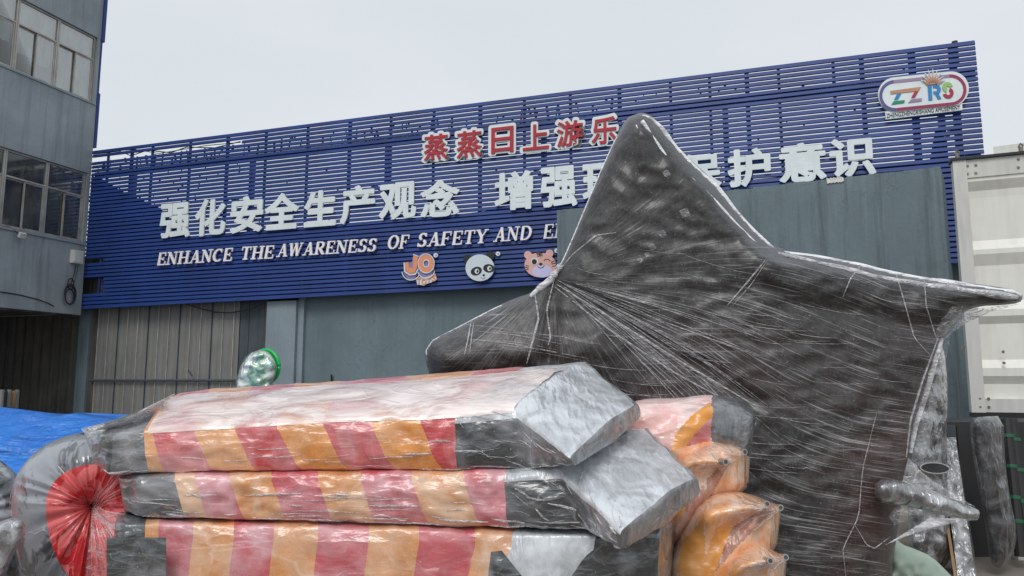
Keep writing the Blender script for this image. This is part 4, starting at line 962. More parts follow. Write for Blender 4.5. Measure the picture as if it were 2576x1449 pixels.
# webs of film between the arms (real sheets, slightly billowed)
def web(pts, D, parent, mat='film', n=14, sag=.04, nm='film_web', grad=0):
    """four corner points on the grid -> a curved sheet"""
    (a, b_, c, d_) = pts; vs = []; fs = []
    for i in range(n + 1):
        for j in range(n + 1):
            u, v = i / n, j / n; x = (a[0] * (1 - u) + b_[0] * u) * (1 - v) + (d_[0] * (1 - u) + c[0] * u) * v; y = (a[1] * (1 - u) + b_[1] * u) * (1 - v) + (d_[1] * (1 - u) + c[1] * u) * v
            DD = D + grad * (v - .5) - sag * math.sin(math.pi * u) * math.sin(math.pi * v) + .015 * noise.noise(Vector((x * .03, y * .03, D)))
            vs.append(at(x, y, DD))
    for i in range(n):
        for j in range(n): k = i * (n + 1) + j; fs.append((k, k + 1, k + n + 2, k + n + 1))
    return mesh(nm, vs, fs, M[mat], parent, smooth=True)
web([(2566, 764), (2430, 778), (2372, 858), (2440, 800)], 5.5, star, 'film', sag=.03)
web([(2385, 705), (2425, 712), (2440, 800), (2345, 860)], 5.42, star, 'film_t', sag=.06)
web([(2377, 838), (2392, 842), (2330, 1150), (2290, 1165)], 5.6, star, 'film_t')
# the lower fin
fin = Soft([(2200, 1205), (2270, 1208), (2330, 1228), (2400, 1256), (2452, 1278), (2466, 1286), (2462, 1308), (2450, 1310), (2400, 1302), (2340, 1288), (2270, 1270), (2200, 1262)], 5.25, .11, 30, 6, 1, wr=.012, seed=5)
fin.build('fin', M['clear'], star)
web([(2285, 1150), (2330, 1200), (2455, 1276), (2270, 1212)], 5.2, star, 'film', sag=.02)
web([(2462, 1306), (2340, 1302), (2225, 1372), (2330, 1330)], 5.2, star, 'film_d', sag=.02)
web([(2260, 1265), (2340, 1290), (2250, 1320), (2235, 1300)], 5.22, star, 'film_t', sag=.02)

# ------------------------------------------------------------------ loft helper for the stacked cushions
class Loft:
    """stations: (FT, FB, BT, BB) each (px, py, depth); bspline ring, linear along x"""
    def __init__(s, st, wr=.01, seed=0, bul=.018):
        s.st = [[at(*c) for c in q] for q in st]; s.x = [q[0][0] for q in st]; s.wr = wr; s.seed = seed; s.bul = bul
    def ring(s, x):
        X = s.x
        if x <= X[0]: i, f = 0, 0
        elif x >= X[-1]: i, f = len(X) - 2, 1
        else:
            i = max(k for k in range(len(X) - 1) if X[k] <= x); f = (x - X[i]) / (X[i + 1] - X[i])
        c = [s.st[i][k].lerp(s.st[i + 1][k], f) for k in range(4)]
        FT, FB, BT, BB = c; cen = (FT + FB + BT + BB) / 4; ctl = []
        for a, b_ in ((BB, BT), (BT, FT), (FT, FB), (FB, BB)):
            m_ = (a + b_) / 2; L_ = (b_ - a).length; out = (m_ - cen).normalized(); r_ = min(.14, .034 / max(L_, .01))
            ctl += [a.lerp(b_, r_), m_ + out * s.bul * min(1, L_ * 2), a.lerp(b_, 1 - r_)]
        return ctl, cen
    def point(s, x, v, cache={}):
        ctl, cen = s.ring(x); n = 12; t = (v * n) % n; i = int(t); f = t - i
        p0, p1, p2 = ctl[(i) % n], ctl[(i + 1) % n], ctl[(i + 2) % n]     # quadratic b-spline
        p = p0 * (.5 * (1 - f) ** 2) + p1 * (.5 + f - f * f) + p2 * (.5 * f * f)
        o = (p - cen).normalized(); w_ = p * 2.2 + Vector((s.seed, 0, 0))
        r1 = 1 - 2 * abs(noise.noise(Vector((w_.x * 1.2, w_.y * 1.5, w_.z * 2.6)))); r2 = 1 - 2 * abs(noise.noise(Vector((w_.x * 3.0 + w_.z * 2.2, w_.y * 3, w_.z * 4.2 - w_.x)))); r3 = noise.noise(w_ * 11)
        return p + o * s.wr * (r1 * .9 + r2 * .75 + r3 * .35)
    def sheet(s, xa, xb, shift_a, shift_b, name, mat, parent, label=None, step=9, nv=96, cap=0, top=None):
        """xa..xb on the front top edge; shift moves the border at the front bottom edge"""
        nu = max(2, int((xb - xa) / step)); vs = []; fs = []
        for i in range(nu + 1):
            f = i / nu
            for j in range(nv):
                v = j / nv; t = v * 12 + .5; g = 0
                # ring order: back 0-3, top 3-6, front 6-9, bottom 9-12
                if 6 <= t < 9: g = (t - 6) / 3
                elif t >= 9: g = 1
                elif t < 2: g = 1 - t / 2
                x = (xa + shift_a * g) * (1 - f) + (xb + shift_b * g) * f
                vs.append(s.point(x, v))
        tf = []
        for i in range(nu):
            for j in range(nv):
                q = (i * nv + j, i * nv + (j + 1) % nv, (i + 1) * nv + (j + 1) % nv, (i + 1) * nv + j)
                (tf if top is not None and 2.4 < (j + .5) / nv * 12 < 5.6 else fs).append(q)
        if tf:
            used = sorted({a for q in tf for a in q}); ix = {a: n_ for n_, a in enumerate(used)}
            mesh('top_cover', [vs[a] for a in used], [tuple(ix[a] for a in q) for q in tf], top, parent, 'pale grey upper face', smooth=True)
        for end, want in ((0, cap in (1, 3)), (nu, cap in (2, 3))):
            if not want: continue
            ringp = vs[end * nv:(end + 1) * nv]; cen = sum(ringp, Vector()) / nv; prev = [end * nv + j for j in range(nv)]
            ob = sum(vs[(1 if end == 0 else nu - 1) * nv:(2 if end == 0 else nu) * nv], Vector()) / nv; outd = (cen - ob).normalized()
            for sc2, push in ((.97, .003), (.6, .008), (.25, .010)):
                cur = []
                for j in range(nv): cur.append(len(vs)); vs.append(cen + (ringp[j] - cen) * sc2 + outd * push + outd * s.wr * .5 * noise.noise(ringp[j] * 7 + Vector((sc2 * 3, 0, 0))))
                for j in range(nv):
                    q = (prev[j], prev[(j + 1) % nv], cur[(j + 1) % nv], cur[j]); fs.append(q if end else q[::-1])
                prev = cur
            k = len(vs); vs.append(cen + outd * .011)
            for j in range(nv): fs.append((prev[j], prev[(j + 1) % nv], k) if end else (prev[(j + 1) % nv], prev[j], k))
        vs = [Vector((p.x, p.y, max(p.z, .01))) for p in vs]
        return mesh(name, vs, fs, mat, parent, label, smooth=True)

GRP = 'striped cushions stacked in the foreground'
c1 = thing('striped_cushion', 'topmost striped cushion of the stack, its upper face whitish under film', 'cushion', at(850, ground_y(4.4), 4.4), GRP)
L1 = Loft([((222, 1098, 4.15), (240, 1168, 4.12), (212, 1078, 4.5), (230, 1120, 4.5)),
           ((262, 1085, 4.02), (275, 1200, 4.0), (300, 1056, 4.7), (300, 1150, 4.7)),
           ((368, 1080, 3.98), (372, 1194, 3.98), (450, 986, 4.95), (450, 1140, 4.9)),
           ((487, 1072, 3.97), (490, 1190, 3.97), (530, 974, 5.05), (530, 1130, 5.0)),
           ((813, 1052, 3.95), (815, 1187, 3.95), (860, 955, 5.1), (860, 1120, 5.0)),
           ((1147, 1040, 3.95), (1150, 1186, 3.95), (1330, 918, 5.05), (1330, 1110, 5.0)),
           ((1300, 1024, 3.95), (1330, 1184, 3.95), (1475, 905, 4.95), (1490, 1080, 4.9)),
           ((1436, 1146, 3.62), (1448, 1172, 3.66), (1604, 1012, 4.35), (1612, 1050, 4.4))], .013, 1)
L1.sheet(222, 362, 0, 10, 'end_cover', M['w_blk'], c1, 'dark left end under film', cap=1)
b1 = [362, 385, 490, 592, 698, 814, 934, 1060, 1147]; sh1 = [10, 30, 52, 60, 72, 68, 70, 62, 2]
for k in range(8):
    L1.sheet(b1[k], b1[k + 1], sh1[k], sh1[k + 1], 'stripe_panel', M['w_or'] if k % 2 == 0 else M['w_red'], c1)
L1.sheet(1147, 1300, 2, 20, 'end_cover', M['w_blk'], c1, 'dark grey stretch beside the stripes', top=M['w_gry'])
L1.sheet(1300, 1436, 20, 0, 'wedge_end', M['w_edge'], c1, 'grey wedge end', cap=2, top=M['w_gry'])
# bag of film over the left shoulder of the cushion
web([(238, 1082), (330, 1044), (442, 988), (370, 1078)], 4.2, c1, 'film_d', 18, .10, 'loose_film', grad=.35)
web([(204, 1078), (262, 1064), (290, 1110), (228, 1120)], 4.15, c1, 'film', 10, .05, 'loose_film')
# whitish film across the upper face
tv = []; tf_ = []; n = 60; m_ = 14
for i in range(n + 1):
    x = 372 + (1292 - 372) * i / n
    for j in range(m_ + 1):
        v = (3.1 + 2.3 * j / m_) / 12; p = L1.point(x, v); tv.append(p + Vector((0, 0, .010 + .004 * noise.noise(p * 9))))
for i in range(n):
    for j in range(m_): k = i * (m_ + 1) + j; tf_.append((k, k + m_ + 1, k + m_ + 2, k + 1))
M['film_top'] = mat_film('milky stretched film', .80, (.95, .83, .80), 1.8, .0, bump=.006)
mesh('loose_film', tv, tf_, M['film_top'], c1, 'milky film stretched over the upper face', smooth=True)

c2 = thing('striped_cushion', 'second striped cushion from the top, its grey wedge end pointing down to the right', 'cushion', at(900, ground_y(4.2), 4.2), GRP)
L2 = Loft([((300, 1204, 4.1), (316, 1290, 4.1), (310, 1202, 4.6), (320, 1260, 4.6)),
           ((345, 1196, 3.98), (352, 1302, 3.98), (360, 1150, 4.8), (360, 1260, 4.8)),
           ((480, 1194, 3.93), (480, 1306, 3.93), (480, 1130, 4.9), (480, 1260, 4.9)),
           ((805, 1190, 3.92), (805, 1314, 3.92), (805, 1120, 4.9), (805, 1260, 4.9)),
           ((1165, 1188, 3.92), (1170, 1326, 3.92), (1200, 1110, 4.9), (1200, 1250, 4.9)),
           ((1271, 1186, 3.92), (1275, 1330, 3.92), (1400, 1095, 4.8), (1400, 1250, 4.8)),
           ((1405, 1176, 3.88), (1480, 1338, 3.84), (1632, 1072, 4.6), (1640, 1200, 4.7)),
           ((1568, 1334, 3.42), (1562, 1388, 3.46), (1754, 1200, 4.05), (1758, 1248, 4.1))], .017, 4)
L2.sheet(300, 440, 0, 30, 'end_cover', M['w_blk'], c2, 'dark left end under film', cap=1)
b2 = [440, 490, 578, 683, 800, 908, 1035, 1165, 1271]; sh2 = [30, 40, 45, 45, 45, 40, 50, 50, 6]
for k in range(8):
    L2.sheet(b2[k], b2[k + 1], sh2[k], sh2[k + 1], 'stripe_panel', M['w_or2'] if k % 2 == 0 else M['w_red2'], c2)
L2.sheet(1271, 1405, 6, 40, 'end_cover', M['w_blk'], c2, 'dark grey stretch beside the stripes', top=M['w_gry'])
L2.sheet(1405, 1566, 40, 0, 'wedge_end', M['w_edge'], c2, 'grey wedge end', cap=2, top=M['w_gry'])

c3 = thing('striped_cushion', 'lowest striped cushion in view, cut by the bottom edge, with a black left end', 'cushion', at(850, ground_y(4.2), 4.2), GRP)
gy = ground_y(3.9) - 4
L3 = Loft([((290, 1316, 3.98), (262, gy, 3.95), (300, 1290, 4.7), (300, 1500, 4.8)),
           ((305, 1314, 3.92), (290, gy, 3.9), (320, 1280, 4.8), (320, 1500, 4.8)),
           ((805, 1322, 3.88), (805, gy, 3.88), (805, 1270, 4.8), (805, 1500, 4.8)),
           ((1195, 1336, 3.88), (1195, gy, 3.88), (1195, 1280, 4.8), (1195, 1500, 4.8)),
           ((1290, 1340, 3.88), (1290, gy, 3.88), (1390, 1290, 4.7), (1390, 1500, 4.7)),
           ((1498, 1346, 3.86), (1450, gy, 3.95), (1600, 1295, 4.5), (1600, 1500, 4.6)),
           ((1660, 1338, 4.0), (1640, gy, 4.1), (1695, 1290, 4.5), (1690, 1480, 4.6))], .012, 9)
L3.sheet(290, 366, 0, 0, 'end_cover', M['w_blk'], c3, 'black left end', cap=1)
b3 = [366, 400, 488, 590, 690, 800, 928, 1054, 1195, 1286]; sh3 = [0, -25, -50, -55, -60, -60, -60, -75, -105, -130]
for k in range(9):
    L3.sheet(b3[k], b3[k + 1], sh3[k], sh3[k + 1], 'stripe_panel', M['w_or2'] if k % 2 == 0 else M['w_red2'], c3)
L3.sheet(1286, 1498, -130, -335, 'wedge_end', M['w_gry'], c3, 'pale grey wedge end', cap=0)
L3.sheet(1498, 1660, -335, 0, 'end_cover', M['w_blk'], c3, 'dark film covered end', cap=2)
# black patch on the left of cushion three
pv = []; pf_ = []
for i in range(9):
    for j in range(9):
        x = 268 + 150 * i / 8; y = 1352 + 120 * j / 8; pv.append(at(x, y, 3.80 + .012 * noise.noise(Vector((x * .02, y * .02, 0)))))
for i in range(8):
    for j in range(8): k = i * 9 + j; pf_.append((k, k + 1, k + 10, k + 9))
mesh('black_patch', pv, pf_, M['w_blk'], c3, 'black mesh cloth patch', smooth=True)
web([(1235, 1388), (1262, 1385), (1330, 1470), (1225, 1470)], 3.78, c3, 'w_blk', 8, .01, 'black_flap')
# dark film hanging between cushion two and three on the right
df = Soft([(1470, 1335), (1555, 1375), (1600, 1350), (1690, 1290), (1690, 1400), (1655, 1425), (1600, 1449), (1560, 1600), (1350, 1600), (1400, 1420)], 4.25, .16, 60, 9, 1, wr=.02, seed=11)
M['w_brown'] = mat_wrap('brownish grey cloth under film', (.075, .062, .055), (.03, .5), .5, white=(.42, .39, .38), stretch=(3, 1.5, 1), rot=(.2, -.7, .3), weave=False, fs=7)
dt = thing('wrapped_bundle', 'dark film wrapped bundle squeezed under the wedge end of the second cushion', 'bundle', at(1520, ground_y(4.3), 4.3))
df.build('bundle', M['w_brown'], dt)
# creases of film as real ridges over the cushions
def film_ridges(L, x0, x1, n, parent, v0=6.2, v1=8.9, ln=(30, 120), slope=(-.012, .02)):
    m_ = MB()
    for _ in range(n):
        x = random.uniform(x0, x1); v = random.uniform(v0, v1) / 12; dx = random.uniform(*ln); sv = random.uniform(*slope); cur = random.uniform(-.006, .006); pts = []
        for i in range(9):
            t = i / 8; p = L.point(min(x + dx * t, x1), v + sv * t + cur * math.sin(3 * t)); pts.append(p + (CAM - p).normalized() * .006)
        ribbon(m_, pts, random.choice((.0013, .002, .003, .0055)))
    m_.build('film_creases', M['strand'], parent, kind='stuff')
film_ridges(L1, 240, 1420, 34, c1); film_ridges(L2, 310, 1400, 60, c2, ln=(25, 150)); film_ridges(L3, 300, 1250, 50, c3, 6.2, 7.6, ln=(25, 140), slope=(-.03, .03))
film_ridges(L2, 1280, 1560, 40, c2, 4.0, 8.8, (15, 50), (.01, .06)); film_ridges(L1, 1150, 1420, 26, c1, 4.0, 8.6, (15, 60), (-.01, .05))

# ------------------------------------------------------------------ orange bundles with pipe ends
def horn_extra(hs):
    def f(x, y, d):
        h = 0
        for (ax_, ay_, bx_, by_, w0, w1, a) in hs:
            dx, dy = bx_ - ax_, by_ - ay_; t = max(0, min(1, ((x - ax_) * dx + (y - ay_) * dy) / (dx * dx + dy * dy))); q = math.hypot(x - ax_ - t * dx, y - ay_ - t * dy); ww = w0 + (w1 - w0) * t
            h += a * math.exp(-(q / ww) ** 2)
        return h
    return f
def pipe_end(x, y, D, par, dx=14, dy=4):
    a = at(x - dx, y - dy * .4, D + .06); b_ = at(x, y, D); 
    m_ = MB(); m_.bar(a, b_, .0185, 16); m_.build('pipe', M['silver'], par, smooth=False)
    d = (b_ - a).normalized(); MB().bar(b_ - d * .001, b_ + d * .0008, .0125, 14).build('pipe_bore', M['steel_shaded'], par)
ob1 = thing('wrapped_cushion', 'top bundle right of the stack, pink and orange with a dark grey shoulder under film', 'wrapped cushion', at(1760, ground_y(4.75), 4.75))
S1 = Soft([(1590, 1010), (1630, 1003), (1708, 1002), (1757, 994), (1813, 993), (1862, 1010), (1902, 1038), (1898, 1080), (1888, 1135), (1882, 1240), (1700, 1270), (1600, 1200), (1560, 1060)], 4.95, .22, 80, 4, 1, wr=.014, seed=21,
          extra=horn_extra([(1790, 1005, 1700, 1130, 30, 40, .06), (1770, 1080, 1895, 1110, 30, 25, .03)]))
S1.build('cushion', M['w_pink'], ob1, regions=[
    ([(1793, 985), (1870, 985), (1920, 1030), (1910, 1160), (1840, 1130), (1790, 1110), (1785, 1050)], 'shoulder_panel', M['w_blk'], 'dark grey shoulder'),
    ([(1785, 1012), (1795, 1030), (1790, 1060), (1740, 1110), (1712, 1160), (1680, 1160), (1700, 1090), (1740, 1045)], 'orange_band', M['o_deep'], 'orange edge band'),
    ([(1790, 1050), (1788, 1112), (1845, 1130), (1720, 1130), (1745, 1095)], 'red_panel', M['w_red2']),
    ([(1880, 1250), (1600, 1250), (1700, 1130), (1780, 1110), (1845, 1125), (1900, 1160)], 'lower_panel', M['o_or'])])
def bundle(lbl, poly, D, tips, hs, seed, regs=()):
    t_ = thing('wrapped_cushion', lbl, 'wrapped cushion', at(1820, ground_y(D), D), 'orange wrapped cushions with pipe ends')
    S = Soft(poly, D, .16, 60, 6, 1, wr=.010, seed=seed, extra=horn_extra(hs)); S.build('cushion', M['o_or'], t_, regions=regs)
    m_ = MB()
    for (tx, ty) in tips:
        d = float(seg_dist([(tx, ty)], S.poly)[0]); q = S.front((tx, ty), d)[0] if inside([(tx, ty)], S.poly)[0] else S.D0
        pipe_end(tx, ty, q - .035, t_)
        for k in range(16):                              # film pulled tight from the pipe tip
            a = math.pi + random.uniform(-.65, .75); L_ = random.uniform(40, 150)
            pts = [(tx + L_ * u * math.cos(a + .2 * u), ty + 3 + L_ * u * math.sin(a * -1 + .2 * u)) for u in np.linspace(.06, 1, 7)]
            if all(inside([p], S.poly)[0] for p in pts): strand(S, m_, pts, random.uniform(.0008, .0020), .006, 9)
    if m_.v: m_.build('film_streaks', M['strand'], t_, kind='stuff')
    return t_, S
bundle('upper orange wrapped cushion right of the stack with two pipe ends poking its film', [(1690, 1180), (1725, 1140), (1770, 1118), (1800, 1110), (1840, 1118), (1872, 1130), (1880, 1142), (1876, 1180), (1880, 1240), (1800, 1260), (1700, 1400), (1670, 1395), (1660, 1260)], 4.72,
       [(1826, 1162), (1874, 1137)], [(1700, 1160, 1826, 1162, 34, 8, .11), (1760, 1120, 1874, 1137, 30, 8, .07), (1820, 1170, 1720, 1350, 10, 34, .05)], 31,
       [([(1745, 1235), (1820, 1168), (1835, 1165), (1790, 1250), (1730, 1330), (1690, 1400), (1680, 1360)], 'film_fold', M['o_br'], 'brownish fold of film'),
        ([(1655, 1250), (1745, 1235), (1690, 1340), (1690, 1400), (1655, 1400)], 'orange_band', M['o_deep'])])
bundle('middle orange wrapped cushion right of the stack, below the upper pair of pipe ends', [(1700, 1370), (1740, 1290), (1780, 1245), (1830, 1236), (1880, 1240), (1925, 1258), (1966, 1276), (1962, 1310), (1952, 1390), (1900, 1420), (1840, 1560), (1700, 1560), (1680, 1430)], 4.58,
       [(1930, 1268), (1964, 1277)], [(1780, 1300, 1930, 1269, 40, 8, .11), (1860, 1245, 1964, 1277, 30, 8, .05), (1925, 1280, 1790, 1470, 12, 44, .06)], 37,
       [([(1835, 1330), (1925, 1276), (1945, 1285), (1900, 1330), (1850, 1380), (1790, 1449), (1770, 1449)], 'film_fold', M['o_br'], 'brownish fold of film'),
        ([(1770, 1300), (1775, 1400), (1800, 1330), (1835, 1310), (1840, 1330), (1790, 1460), (1760, 1460), (1700, 1440), (1720, 1360)], 'orange_band', M['o_deep'])])
bundle('lowest orange wrapped cushion at the bottom edge, pale film over its two pipe ends', [(1800, 1480), (1830, 1410), (1870, 1378), (1905, 1366), (1945, 1385), (1980, 1402), (1975, 1449), (1970, 1620), (1780, 1620)], 4.42,
       [(1938, 1411), (1977, 1402)], [(1840, 1430, 1938, 1411, 36, 8, .11), (1900, 1380, 1977, 1402, 26, 8, .06)], 41)

# ------------------------------------------------------------------ grey and red rings on the left
def ring_thing(lbl, cx, cy, D, seed):
    t_ = thing('inflatable_ring', lbl, 'inflatable ring', at(cx, ground_y(D), D), 'grey and red rings left of the cushion stack')
    hole = (cx - 8, cy + 4); NU, NV = 180, 56
    def outer(a):
        rx = 214; ry = 182 if math.sin(a) > 0 else ground_y(D) - cy - 6
        return cx + rx * math.cos(a), cy - ry * math.sin(a), rx, ry
    V = {}
    def pt(i, j):
        i %= NU; a = 2 * math.pi * i / NU; ox, oy, rx, ry = outer(a); hx, hy = hole[0], hole[1]
        mxp, myp = (ox + hx) / 2, (oy + hy) / 2; rr = math.hypot(ox - hx, oy - hy) / 2; rr_th = min(rr, 105) * D / FPX
        b_ = 2 * math.pi * j / NV; cb, sb_ = math.cos(b_), math.sin(b_)               # cb 1 = outer edge, sb 1 = front
        inn = (1 - cb) / 2
        fold = (1 - abs(noise.noise(Vector((math.cos(a) * 4.5, math.sin(a) * 4.5, seed)))) * 2.6) * (.012 + .022 * inn) + .012 * inn * (1 - abs(noise.noise(Vector((math.cos(a) * 7, math.sin(a) * 7, seed + 5)))) * 3) + .012 * noise.noise(Vector((a * 3, b_ * 2, seed)))
        # segment seams of the outer tube
        fold -= .014 * max(0, math.cos(a * 11 + .6)) ** 14 * (1 - inn * .6)
        x = mxp + (ox - mxp) * cb; y = myp + (oy - myp) * cb
        return at(x, y, D - (rr_th * .95 + fold) * sb_ - .02 * inn)
    grid = [[pt(i, j) for j in range(NV)] for i in range(NU)]
    def part(js, name, mat, lab=None):
        vs = []; fs = []; m_ = len(js)
        for i in range(NU):
            for j in js: q = grid[i][j % NV].copy(); q.z = max(q.z, .01); vs.append(q)
        for i in range(NU):
            for j in range(m_ - 1): fs.append((i * m_ + j, i * m_ + j + 1, ((i + 1) % NU) * m_ + j + 1, ((i + 1) % NU) * m_ + j))
        mesh(name, vs, fs, mat, t_, lab, smooth=True)
    lo, hi, hi2 = int(NV * .235), int(NV * .455), int(NV * .5)
    part(list(range(-NV // 2 + 4, lo + 1)), 'outer_tube', M['r_gry'], 'grey outer band'); part(list(range(lo, hi + 1)), 'inner_band', M['r_red'], 'red inner band'); part(list(range(hi, NV - NV // 2 + 5)), 'inner_edge', M['r_red'])
    m_ = MB()
    for k in range(22):
        a = random.uniform(2.6, 5.6); i = int(a / (2 * math.pi) * NU); j0 = random.randint(4, 14); pts = []
        for q in range(8):
            p = grid[(i + int(q * random.uniform(.0, .6))) % NU][(j0 + q) % NV]; pts.append(p + (CAM - p).normalized() * .008)
        ribbon(m_, pts, random.uniform(.0008, .002))
    m_.build('film_streaks', M['strand'], t_, kind='stuff')
    return t_
ring_thing('big ring with a grey outside and red inside left of the cushion stack', 238, 1268, 4.55, 3)
ring_thing('ring cut by the left picture edge, grey top and red inside', -130, 1302, 4.95, 8)
kn = thing('wrapped_horn', 'grey rounded wrapped arm reaching in at the lower left corner', 'wrapped arm', at(20, ground_y(4.1), 4.1))
SK = Soft([(-160, 1420), (-60, 1345), (0, 1312), (30, 1302), (52, 1305), (66, 1325), (62, 1352), (40, 1385), (20, 1430), (0, 1500), (-10, 1700), (-160, 1700)], 4.1, .085, 34, 6, 1, wr=.008, seed=17)
SK.build('arm', M['clear'], kn)
# film spider between the ring and the cushions
rf = thing('film_sheet', 'loose clear film stretched between the big ring and the ends of the cushions', 'plastic film', at(290, ground_y(4.2), 4.2))
web([(232, 1282), (316, 1292), (272, 1449), (215, 1449)], 4.16, rf, 'film_t', 16, .03, 'film')
fm = MB()
for k in range(16):
    a, b_ = (random.uniform(222, 240), random.uniform(1268, 1290)), (random.uniform(255, 316), random.uniform(1180, 1400)); P_ = [at(a[0] + (b_[0] - a[0]) * u, a[1] + (b_[1] - a[1]) * u, 4.42 - .30 * u - .04 * math.sin(3.1 * u)) for u in np.linspace(0, 1, 8)]; ribbon(fm, P_, .0016)
fm.build('film_strands', M['strand'], rf, kind='stuff')

# ------------------------------------------------------------------ blue tarpaulin
tp = thing('tarpaulin', 'bright blue tarpaulin draped over a pile behind the rings', 'tarpaulin', at(120, ground_y(8), 8))
vs = []; fs = []; NX, NY = 90, 46
def tarp_top(x):
    pts = [(-700, 1015), (0, 1026), (45, 1026), (150, 1040), (225, 1043), (232, 1039), (330, 1042), (420, 1045), (560, 1062)]
    for (a, b_), (c, d_) in zip(pts[:-1], pts[1:]):
        if a <= x <= c: return b_ + (d_ - b_) * (x - a) / (c - a)
    return 1045
for i in range(NX + 1):
    x = -700 + 1220 * i / NX
    for j in range(NY + 1):
        f = j / NY
        if f < .62:                                      # front slope from the ground up to the crest
            g = f / .62; D = 6.5 + 1.5 * g ** 1.1; top = at(x, tarp_top(x), 8.0); z = top.z * math.sin(g * math.pi / 2) ** .85
        else:
            g = (f - .62) / .38; D = 8.0 + 2.0 * g; top = at(x, tarp_top(x), 8.0); z = top.z * (1 - g) ** .8 if g > .5 else top.z * (1 - .25 * g)
            if g > .5: z = top.z * .875 * (1 - (g - .5) * 2)
        X = at(x, 1100, D).x if False else (x - 1288) / FPX * 8.0
        n1 = 1 - 2 * abs(noise.noise(Vector((X * 1.1 + D * 1.2, D * .5 - X * .4, 2)))); n2 = 1 - 2 * abs(noise.noise(Vector((X * 2.5 - D * 1.5, D * 1.4 + X, 7))))
        k = min(1, max(0, z * 3)) * (.15 if abs(f - .62) < .02 else 1)
        vs.append(Vector((X, D - (.16 * n1 + .08 * n2) * k, max(.005, z + (.05 * n1 + .03 * n2) * k * .5))))
for i in range(NX):
    for j in range(NY): k = i * (NY + 1) + j; fs.append((k, k + NY + 1, k + NY + 2, k + 1))
mesh('sheet', vs, fs, M['tarp'], tp, smooth=True)

# ------------------------------------------------------------------ green wrapped thing
gt = thing('wrapped_green_roll', 'pale green foam roll in crumpled clear film with a bright green disc at its edge', 'wrapped roll', at(640, ground_y(10), 10))
SG = Soft([(592, 968), (596, 950), (606, 915), (620, 894), (640, 883), (662, 880), (680, 888), (692, 906), (700, 925), (694, 945), (684, 968), (680, 1130), (675, 1265), (595, 1265), (590, 1100)], 10, .12, 20, 4, 1, wr=.03, seed=51)
SG.build('roll', M['g_wrap'], gt)
pts = []
m_ = MB(); cx, cy = 668, 922
for k in range(41):
    t = 2 * math.pi * k / 40; pts.append(at(cx + 34 * math.cos(t), cy + 42 * math.sin(t), 10.12 - .1 * math.cos(t)))
m_.tube(pts, .024, 10).build('green_rim', M['green'], gt, smooth=True)
vs = [at(cx, cy, 10.16)] + pts[:-1]; mesh('green_disc', vs, [(0, i + 1, (i + 1) % 40 + 1) for i in range(40)], M['green'], gt)

# ------------------------------------------------------------------ things at the right edge
wt = thing('wrapped_tube_stand', 'crumpled film wrapped column with an oval tube mouth behind the dark figure', 'wrapped column', at(2350, ground_y(6.5), 6.5))
SW = Soft([(2352, 850), (2375, 870), (2385, 980), (2380, 1120), (2390, 1220), (2400, 1300), (2400, 1430), (2290, 1430), (2280, 1200), (2300, 1000)], 6.5, .13, 40, 7, 1, wr=.03, seed=61)
SW.build('column', M['clear'], wt)
p0 = at(2352, 1178, 6.25); m_ = MB(); rg = [Vector((p0.x + .12 * math.cos(t), p0.y + .03 * math.sin(t), p0.z + .04 * math.sin(t))) for t in np.linspace(0, 2 * math.pi, 25)]
m_.tube(rg, .006, 8).build('tube_mouth', M['silver'], wt, smooth=True)
mesh('tube_bore', [Vector((p0.x, p0.y + .02, p0.z))] + rg[:-1], [(0, (i + 1) % 24 + 1, i + 1) for i in range(24)], M['black'], wt)
pk = thing('leaning_board', 'grey board with a brown edge leaning under the fin beside the green cloth', 'board', at(2400, ground_y(6.9), 6.9))
yb = ground_y(6.2)
MB().hexa([at(2410, yb, 6.2), at(2455, yb, 6.15), at(2462, yb, 6.4), at(2417, yb, 6.45), at(2366, 1100, 6.6), at(2404, 1100, 6.55), at(2404, 1102, 6.8), at(2366, 1102, 6.85)]).build('board', M['clear'], pk)
MB().hexa([at(2401, yb, 6.2), at(2409, yb, 6.195), at(2409, yb, 6.4), at(2401, yb, 6.4), at(2359, 1180, 6.6), at(2365, 1180, 6.595), at(2365, 1180, 6.8), at(2359, 1180, 6.8)]).build('edge_strip', M['wood'], pk)
gcl = thing('green_cloth', 'pale green cloth heaped at the foot of the dark figure', 'cloth', at(2310, ground_y(5.9), 5.9))
SC_ = Soft([(2180, 1490), (2220, 1360), (2252, 1352), (2270, 1370), (2300, 1380), (2345, 1400), (2385, 1440), (2420, 1478), (2420, 1500), (2180, 1500)], 5.95, .25, 70, 7, 1, wr=.09, seed=71)
SC_.build('cloth', M['cloth'], gcl)
dw = thing('dark_backdrop', 'black steel cabinet added to darken the gap under the white truck body', 'backdrop', at(2450, ground_y(7.0), 7.0))  # added dark box, stands in for the black gap below the truck
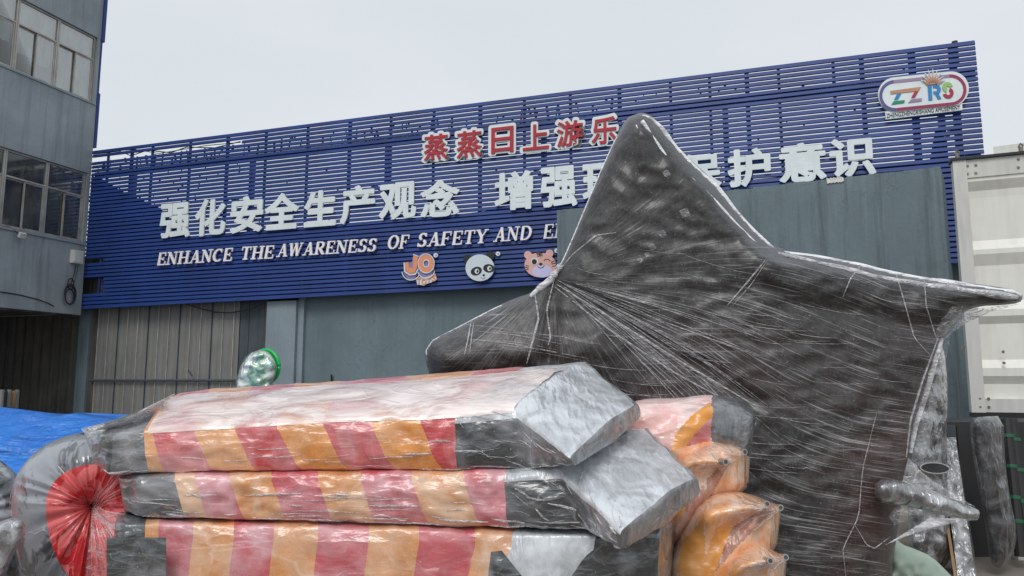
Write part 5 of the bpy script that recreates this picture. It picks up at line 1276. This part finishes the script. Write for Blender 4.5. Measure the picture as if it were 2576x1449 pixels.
def col_box(x0, x1, D0, D1, z1, name, mat, par, z0=0.0):
    q = [at(x0, 1300, D0), at(x1, 1300, D0), at(x1, 1300, D1), at(x0, 1300, D1)]; q[2].x = q[1].x; q[3].x = q[0].x
    MB().hexa([lift(p, z0) for p in q] + [lift(p, z1) for p in q]).build(name, mat, par)
col_box(2390, 2840, 6.98, 7.7, 1.215, 'body', M['dark'], dw)
col_box(2394, 2421, 6.95, 6.978, 1.19, 'backdrop_front', M['steel_dk'], dw, .06)
col_box(2424, 2449, 6.955, 6.978, 1.19, 'backdrop_front', M['dark'], dw, .06)
rl = thing('wrapped_roll', 'tall black roll in shiny clear film leaning under the truck body', 'wrapped roll', at(2520, ground_y(6.35), 6.35))
SR = Soft([(2438, 1052), (2470, 1048), (2524, 1046), (2528, 1150), (2540, 1250), (2560, 1340), (2548, 1400), (2520, 1432), (2490, 1420), (2480, 1330), (2460, 1220), (2445, 1130)], 6.35, .12, 34, 6, 1, wr=.012, seed=81)
SR.build('roll', M['clear_dk'], rl)
gp = thing('tied_pole_bundle', 'black poles tied with green bands at the right edge under the truck', 'poles', at(2570, ground_y(6.6), 6.6))
for k, (xa, xb) in enumerate(((2532, 2566), (2545, 2588))):
    a = at(xa, 1054, 6.75); b_ = at(xb, 1380, 6.55); MB().bar(b_ - (a - b_) * .06, a, .045, 10).build('pole', M['black'], gp)
    for f in (.14, .38, .62, .8):
        c = a.lerp(b_, f + .03 * k); d = (b_ - a).normalized(); MB().bar(c - d * .018, c + d * .012, .050, 12).build('tie', M['green_tie'], gp)
wp = thing('pale_post', 'pale blue white post at the right edge behind the tied poles', 'post', at(2575, ground_y(6.86), 6.86))
a = at(2562, ground_y(6.86), 6.86); MB().hexa([a, a + Vector((.09, 0, 0)), a + Vector((.09, .08, 0)), a + Vector((0, .08, 0))] + [Vector((q.x, q.y, 1.2)) for q in (a, a + Vector((.09, 0, 0)), a + Vector((.09, .08, 0)), a + Vector((0, .08, 0)))]).build('post', M['cont_f'], wp)
